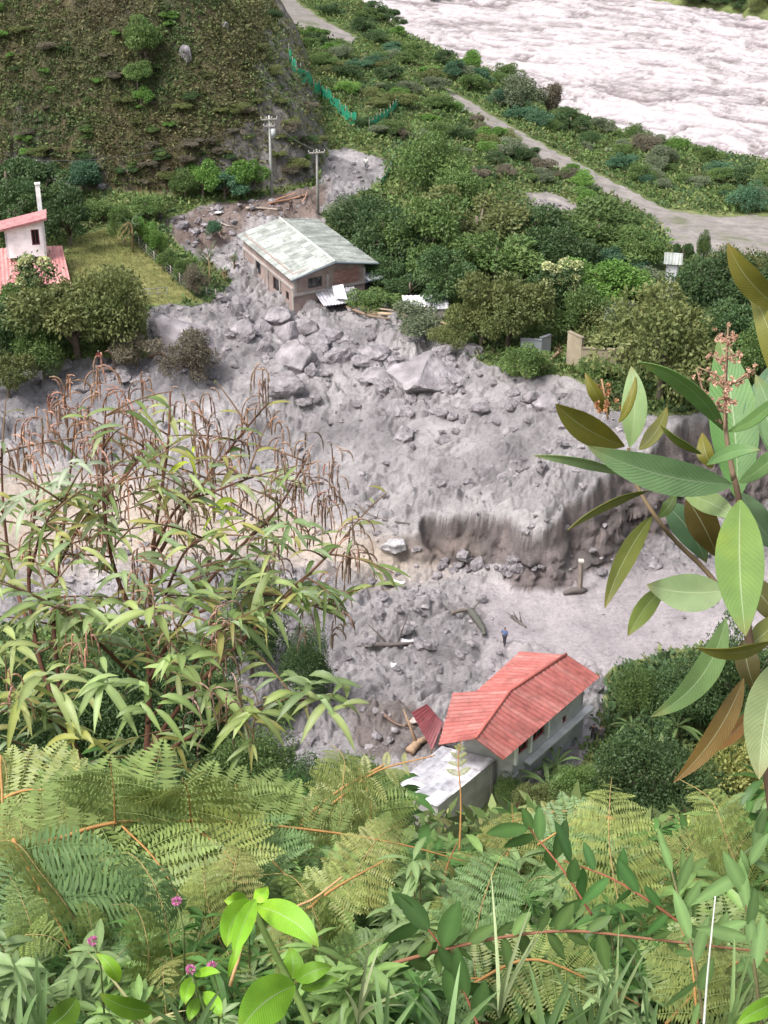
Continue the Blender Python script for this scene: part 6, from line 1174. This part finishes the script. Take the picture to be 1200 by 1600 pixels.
# fine tangle between the plants and the soil
def tangle(rg, n):
    u = rg.uniform(-150, 1350, n); v = 1315 + 400 * rg.random(n); d = 4.7 - 1.9 * (v - 1250) / 350 + rg.uniform(0, 1.4, n)
    P = C0 + (FW[None] + ((u - 600) / FPX)[:, None] * RT + ((800 - v) / FPX)[:, None] * UP) * d[:, None]
    return P[:, 0], P[:, 1], P[:, 2], (np.clip(.5 + .9 * fbm(u * .008, v * .01, 3, 2.) + rg.normal(0, .14, n), 0, .999) * 6).astype(int)
cover('near_undergrowth', 26000, tangle, (.025, .085), [(.08, .11, .04), (.16, .21, .07), (.24, .30, .11), (.17, .26, .08), (.32, .32, .13), (.22, .15, .08)], 6, .7, .6, 9, .32)
def slope_cover(rg, n):
    x = rg.uniform(-14, 14, n); y = rg.uniform(-5, 26, n) ; z, f = Zfull(x, y); return x, y, z, rg.integers(0, 4, n)
cover('slope_grass', 30000, slope_cover, (.06, .2), [(.05, .07, .03), (.08, .11, .04), (.11, .14, .05), (.09, .07, .04)], 7, .5, .9, 10, .25)
# ---- branches with glossy leaves, right of centre
def twig_branch(px, r, label, leaves, col=(.24, .09, .05), lc=(.08, .17, .04), L=.075, wr=.34, seed=0, side=None, name='leafy_branch'):
    rg = np.random.default_rng(seed); P = bez([C(*q) for q in px], 36); t = empty(name, P[0], 0, label, 'branch'); mb = MB(); tube(mb, P, np.linspace(r, r * .5, 36), col, n=7); mb.build('stem', M_BARK, t); T = nrm(np.gradient(P, axis=0))
    for k in range(leaves):
        i = int(3 + 32 * (k + .5) / leaves); s = (1 if k % 2 else -1) if side is None else side; d = np.array([rg.uniform(-.5, .5), rg.uniform(-.3, .3), s * rg.uniform(.5, 1.)]) + T[i] * .4; ll = L * rg.uniform(.7, 1.25); lb = MB(); c = np.array(lc) * rg.uniform(.75, 1.4)
        q = nrm(d); pts = [P[i] + q * ll * f_ + np.array([0, 0, -.12 * ll * f_ * f_]) for f_ in np.linspace(0, 1, 8)]; blade(lb, pts, ll * wr, nrm(-ray(600, 1400) + rg.normal(0, .45, 3)), c, .22, mid=c * 1.5); lb.build('leaf', M_NEAR, t)
    rebase(t)
twig_branch([(590, 1512, 2.), (700, 1482, 2.), (800, 1462, 2.), (900, 1455, 2.), (1040, 1470, 2.), (1230, 1492, 2.)], .0027, 'long reddish arching stem with drooping leaves across the lower right', 26, seed=1, col=(.26, .12, .07), L=.045, lc=(.11, .18, .055))
twig_branch([(1060, 1440, 2.), (1010, 1405, 2.), (950, 1370, 2.02), (880, 1345, 2.05)], .002, 'slender branch with glossy upright leaves right of centre', 10, seed=2, L=.056, lc=(.07, .16, .045), wr=.3)
twig_branch([(925, 1430, 2.05), (880, 1360, 2.05), (840, 1310, 2.1), (825, 1290, 2.1)], .0018, 'thin dark twig with small leaves left of the glossy branch', 9, seed=3, L=.055, lc=(.07, .14, .04))
twig_branch([(760, 1640, 2.), (730, 1560, 2.), (690, 1480, 2.), (640, 1420, 2.)], .002, 'leafy dark twig rising from the bottom centre', 12, seed=4, L=.07, lc=(.06, .12, .035))
twig_branch([(1190, 1600, 1.8), (1175, 1480, 1.8), (1165, 1380, 1.8), (1185, 1300, 1.8)], .0025, 'leafy stem with long drooping leaves at the right edge', 20, seed=5, L=.062, wr=.24, lc=(.15, .24, .09), col=(.15, .13, .06))
twig_branch([(1100, 1600, 1.9), (1085, 1500, 1.9), (1060, 1400, 1.95), (1040, 1330, 2.)], .0022, 'leafy stem left of the one with long drooping leaves', 14, seed=6, L=.06, wr=.24, lc=(.14, .23, .08), col=(.15, .13, .06))
# ---- bright green sprout
def sprout(stem, leaves, label, col=(.24, .48, .035), name='bright_sprout', r=.004, scol=(.16, .24, .06)):
    t = empty(name, C(*stem[0]), 0, label, 'plant'); P = bez([C(*q) for q in stem], 20); mb = MB(); tube(mb, P, np.linspace(r, r * .7, 20), scol, n=8); mb.build('stem', M_BARK, t)
    for b, p, w, bend, d0, d1, k in leaves: big_leaf(t, b, p, w, bend, d0, d1, np.array(col) * k, np.array(col) * k * .8, 1., 8, .25)
    rebase(t)
sprout([(500, 1640, 1.5), (470, 1570, 1.5), (435, 1500, 1.5), (408, 1445, 1.5), (398, 1408, 1.5)], [((395, 1410), (355, 1480), 46, 12, 1.5, 1.42, 1.), ((400, 1405), (366, 1495), 34, 4, 1.47, 1.4, 1.15), ((400, 1415), (498, 1480), 52, -12, 1.5, 1.45, .85), ((396, 1405), (418, 1385), 26, 3, 1.5, 1.52, 1.2), ((385, 1400), (350, 1395 + 12), 28, -4, 1.52, 1.5, .9), ((462, 1540), (375, 1612), 78, 10, 1.45, 1.38, .8), ((455, 1530), (452, 1480), 38, 4, 1.55, 1.56, .8), ((462, 1532), (520, 1510), 34, -4, 1.5, 1.5, .75), ((380, 1470), (356, 1530), 13, 3, 1.5, 1.5, 1.), ((470, 1545), (530, 1530), 26, -4, 1.52, 1.5, .6)], 'bright lime green sprout with broad drooping leaves at the bottom')
sprout([(325, 1640, 1.7), (320, 1580, 1.7), (302, 1530, 1.7)], [((302, 1528), (290, 1570), 26, 4, 1.7, 1.66, .95), ((305, 1525), (345, 1520), 16, -5, 1.7, 1.66, 1.), ((318, 1550), (345, 1590), 26, -4, 1.7, 1.66, .9), ((312, 1560), (296, 1596), 22, 3, 1.7, 1.66, .8)], 'small lime green plant under the pink flowers', r=.002)
sprout([(150, 1640, 1.6), (200, 1600, 1.6), (215, 1570, 1.6)], [((240, 1580), (155, 1552), 36, -8, 1.6, 1.55, .55), ((120, 1560), (62, 1610), 46, -8, 1.6, 1.55, .4), ((185, 1535), (150, 1490), 26, 6, 1.6, 1.6, .75)], 'plant with broad darker leaves at the bottom left', r=.002)
sprout([(1230, 1640, 1.5), (1215, 1600, 1.5), (1200, 1580, 1.5)], [((1225, 1565), (1150, 1602), 32, 5, 1.5, 1.46, .7)], 'single bright leaf at the bottom right corner', r=.002)
def pink_flower(u, v, label):
    p = C(u, v, 1.68); t = empty('pink_flower', p, 0, label, 'flower'); rg = np.random.default_rng(int(u)); mb = MB(); q = nrm(rg.normal(size=(46, 3)) * [1, 1, .6] + [0, 0, .3]); leaf_quads(mb, np.zeros((46, 3)) + q * .002, q, rg.normal(size=(46, 3)), np.full(46, .0045), np.full(46, .003), np.array((.62, .22, .42)) * rg.uniform(.7, 1.4, (46, 1))); mb.build('petals', M_NEAR, t)
    mb = MB(); tube(mb, [(0, 0, 0), (.005, 0, -.04), (0, .01, -.12)], .0012, (.15, .2, .07), n=5); mb.build('stem', M_BARK, t)
pink_flower(331, 1510, 'pink flower above the small lime green plant'); pink_flower(145, 1470, 'pink flower right of the hanging frond'); pink_flower(276, 1462 - 54, 'dull pink flower near the dark shrub stem'); pink_flower(298, 1515, 'faded pink bud left of the pink flower')
def grass(u, v, label, n, L, seed, lean=.3, d=1.5, col=(.16, .25, .10), w=.009):
    rg = np.random.default_rng(seed); p = C(u, v, d); t = empty('grass_tuft', p, 0, label, 'grass tuft'); 
    for i in range(n):
        a = rg.uniform(0, 6.28); l = L * rg.uniform(.6, 1.1); k = rg.uniform(.1, lean); mb = MB(); pts = [np.array([rg.normal(0, .004), 0, 0]) * 0 + np.array([math.cos(a) * k * l * f_ ** 1.6, math.sin(a) * k * l * f_ ** 1.6, l * (f_ - .15 * k * f_ * f_)]) for f_ in np.linspace(0, 1, 9)]
        blade(mb, pts, w, nrm(-ray(600, 1500) + rg.normal(0, .4, 3)), np.array(col) * rg.uniform(.8, 1.6), .3, prof=lambda x: (1 - x) ** .6 * min(1, .4 + 3 * x)); mb.build('blade', M_NEAR, t)
for a in [(70, 1640, 'tuft of wide grass blades at the bottom left', 6, .12, 1, .4), (35, 1640, 'pale narrow grass at the bottom left corner', 5, .09, 2, .6), (600, 1650, 'grass tuft at the bottom centre', 6, .09, 3, .7), (850, 1650, 'grass blades right of the bottom centre', 7, .11, 4, .5), (920, 1650, 'grass tuft below the reddish stem', 7, .12, 5, .7), (700, 1650, 'grass blades left of the arching bottom frond', 6, .10, 6, .6), (300, 1650, 'grass behind the small lime green plant', 5, .10, 7, .5), (1010, 1650, 'thin grass beside the long white stalk', 5, .09, 8, .6), (450, 1660, 'grass at the foot of the bright sprout', 5, .08, 9, .6), (560, 1600, 'long pale grass blades left of the bottom centre', 6, .11, 10, .9, 1.7, (.30, .34, .18), .006), (780, 1590, 'thin bent pale grass under the reddish arching stem', 7, .12, 11, 1., 1.8, (.30, .36, .18), .006), (960, 1600, 'thin pale grass right of the bottom arching frond', 7, .12, 12, .9, 1.8, (.26, .34, .15), .006), (230, 1620, 'straw coloured grass near the broad darker leaves', 7, .11, 13, .9, 1.8, (.38, .36, .18), .005), (1140, 1610, 'grass in front of the fresh bracken at the lower right', 6, .11, 14, .8, 1.8, (.22, .32, .12), .007)]: grass(*a)
mb = MB(); tube(mb, bez([C(1098, 1630, 1.7), C(1106, 1520, 1.7), C(1118, 1400, 1.7)], 12), np.linspace(.0016, .0008, 12), (.55, .56, .50), n=5); tag(mb.build('grass_stalk', M_BARK), 'long thin whitish grass stalk standing at the lower right', 'grass')
for px, r, lab, c in [([(360, 1540, 2.), (372, 1500, 2.), (395, 1440, 2.05), (480, 1410, 2.1), (535, 1370, 2.1)], .0028, 'tan bent dead stalk behind the bright sprout', (.45, .28, .13)), ([(470, 1285, 2.9), (530, 1235, 2.9), (600, 1195, 2.9)], .004, 'orange stalk fragment pointing at the annex', (.46, .25, .10)), ([(690, 1390, 2.6), (700, 1350, 2.6), (715, 1315, 2.6)], .002, 'thin rusty stalk in the slope centre', (.28, .14, .06)), ([(0, 1180, 2.6), (4, 1260, 2.6), (2, 1330, 2.6)], .003, 'upright orange stalk at the left edge', (.46, .26, .10))]:
    mb = MB(); tube(mb, bez([C(*q) for q in px], 14), np.linspace(r, r * .5, 14), c, n=6); tag(mb.build('dead_stalk', M_BARK), lab, 'stalk')
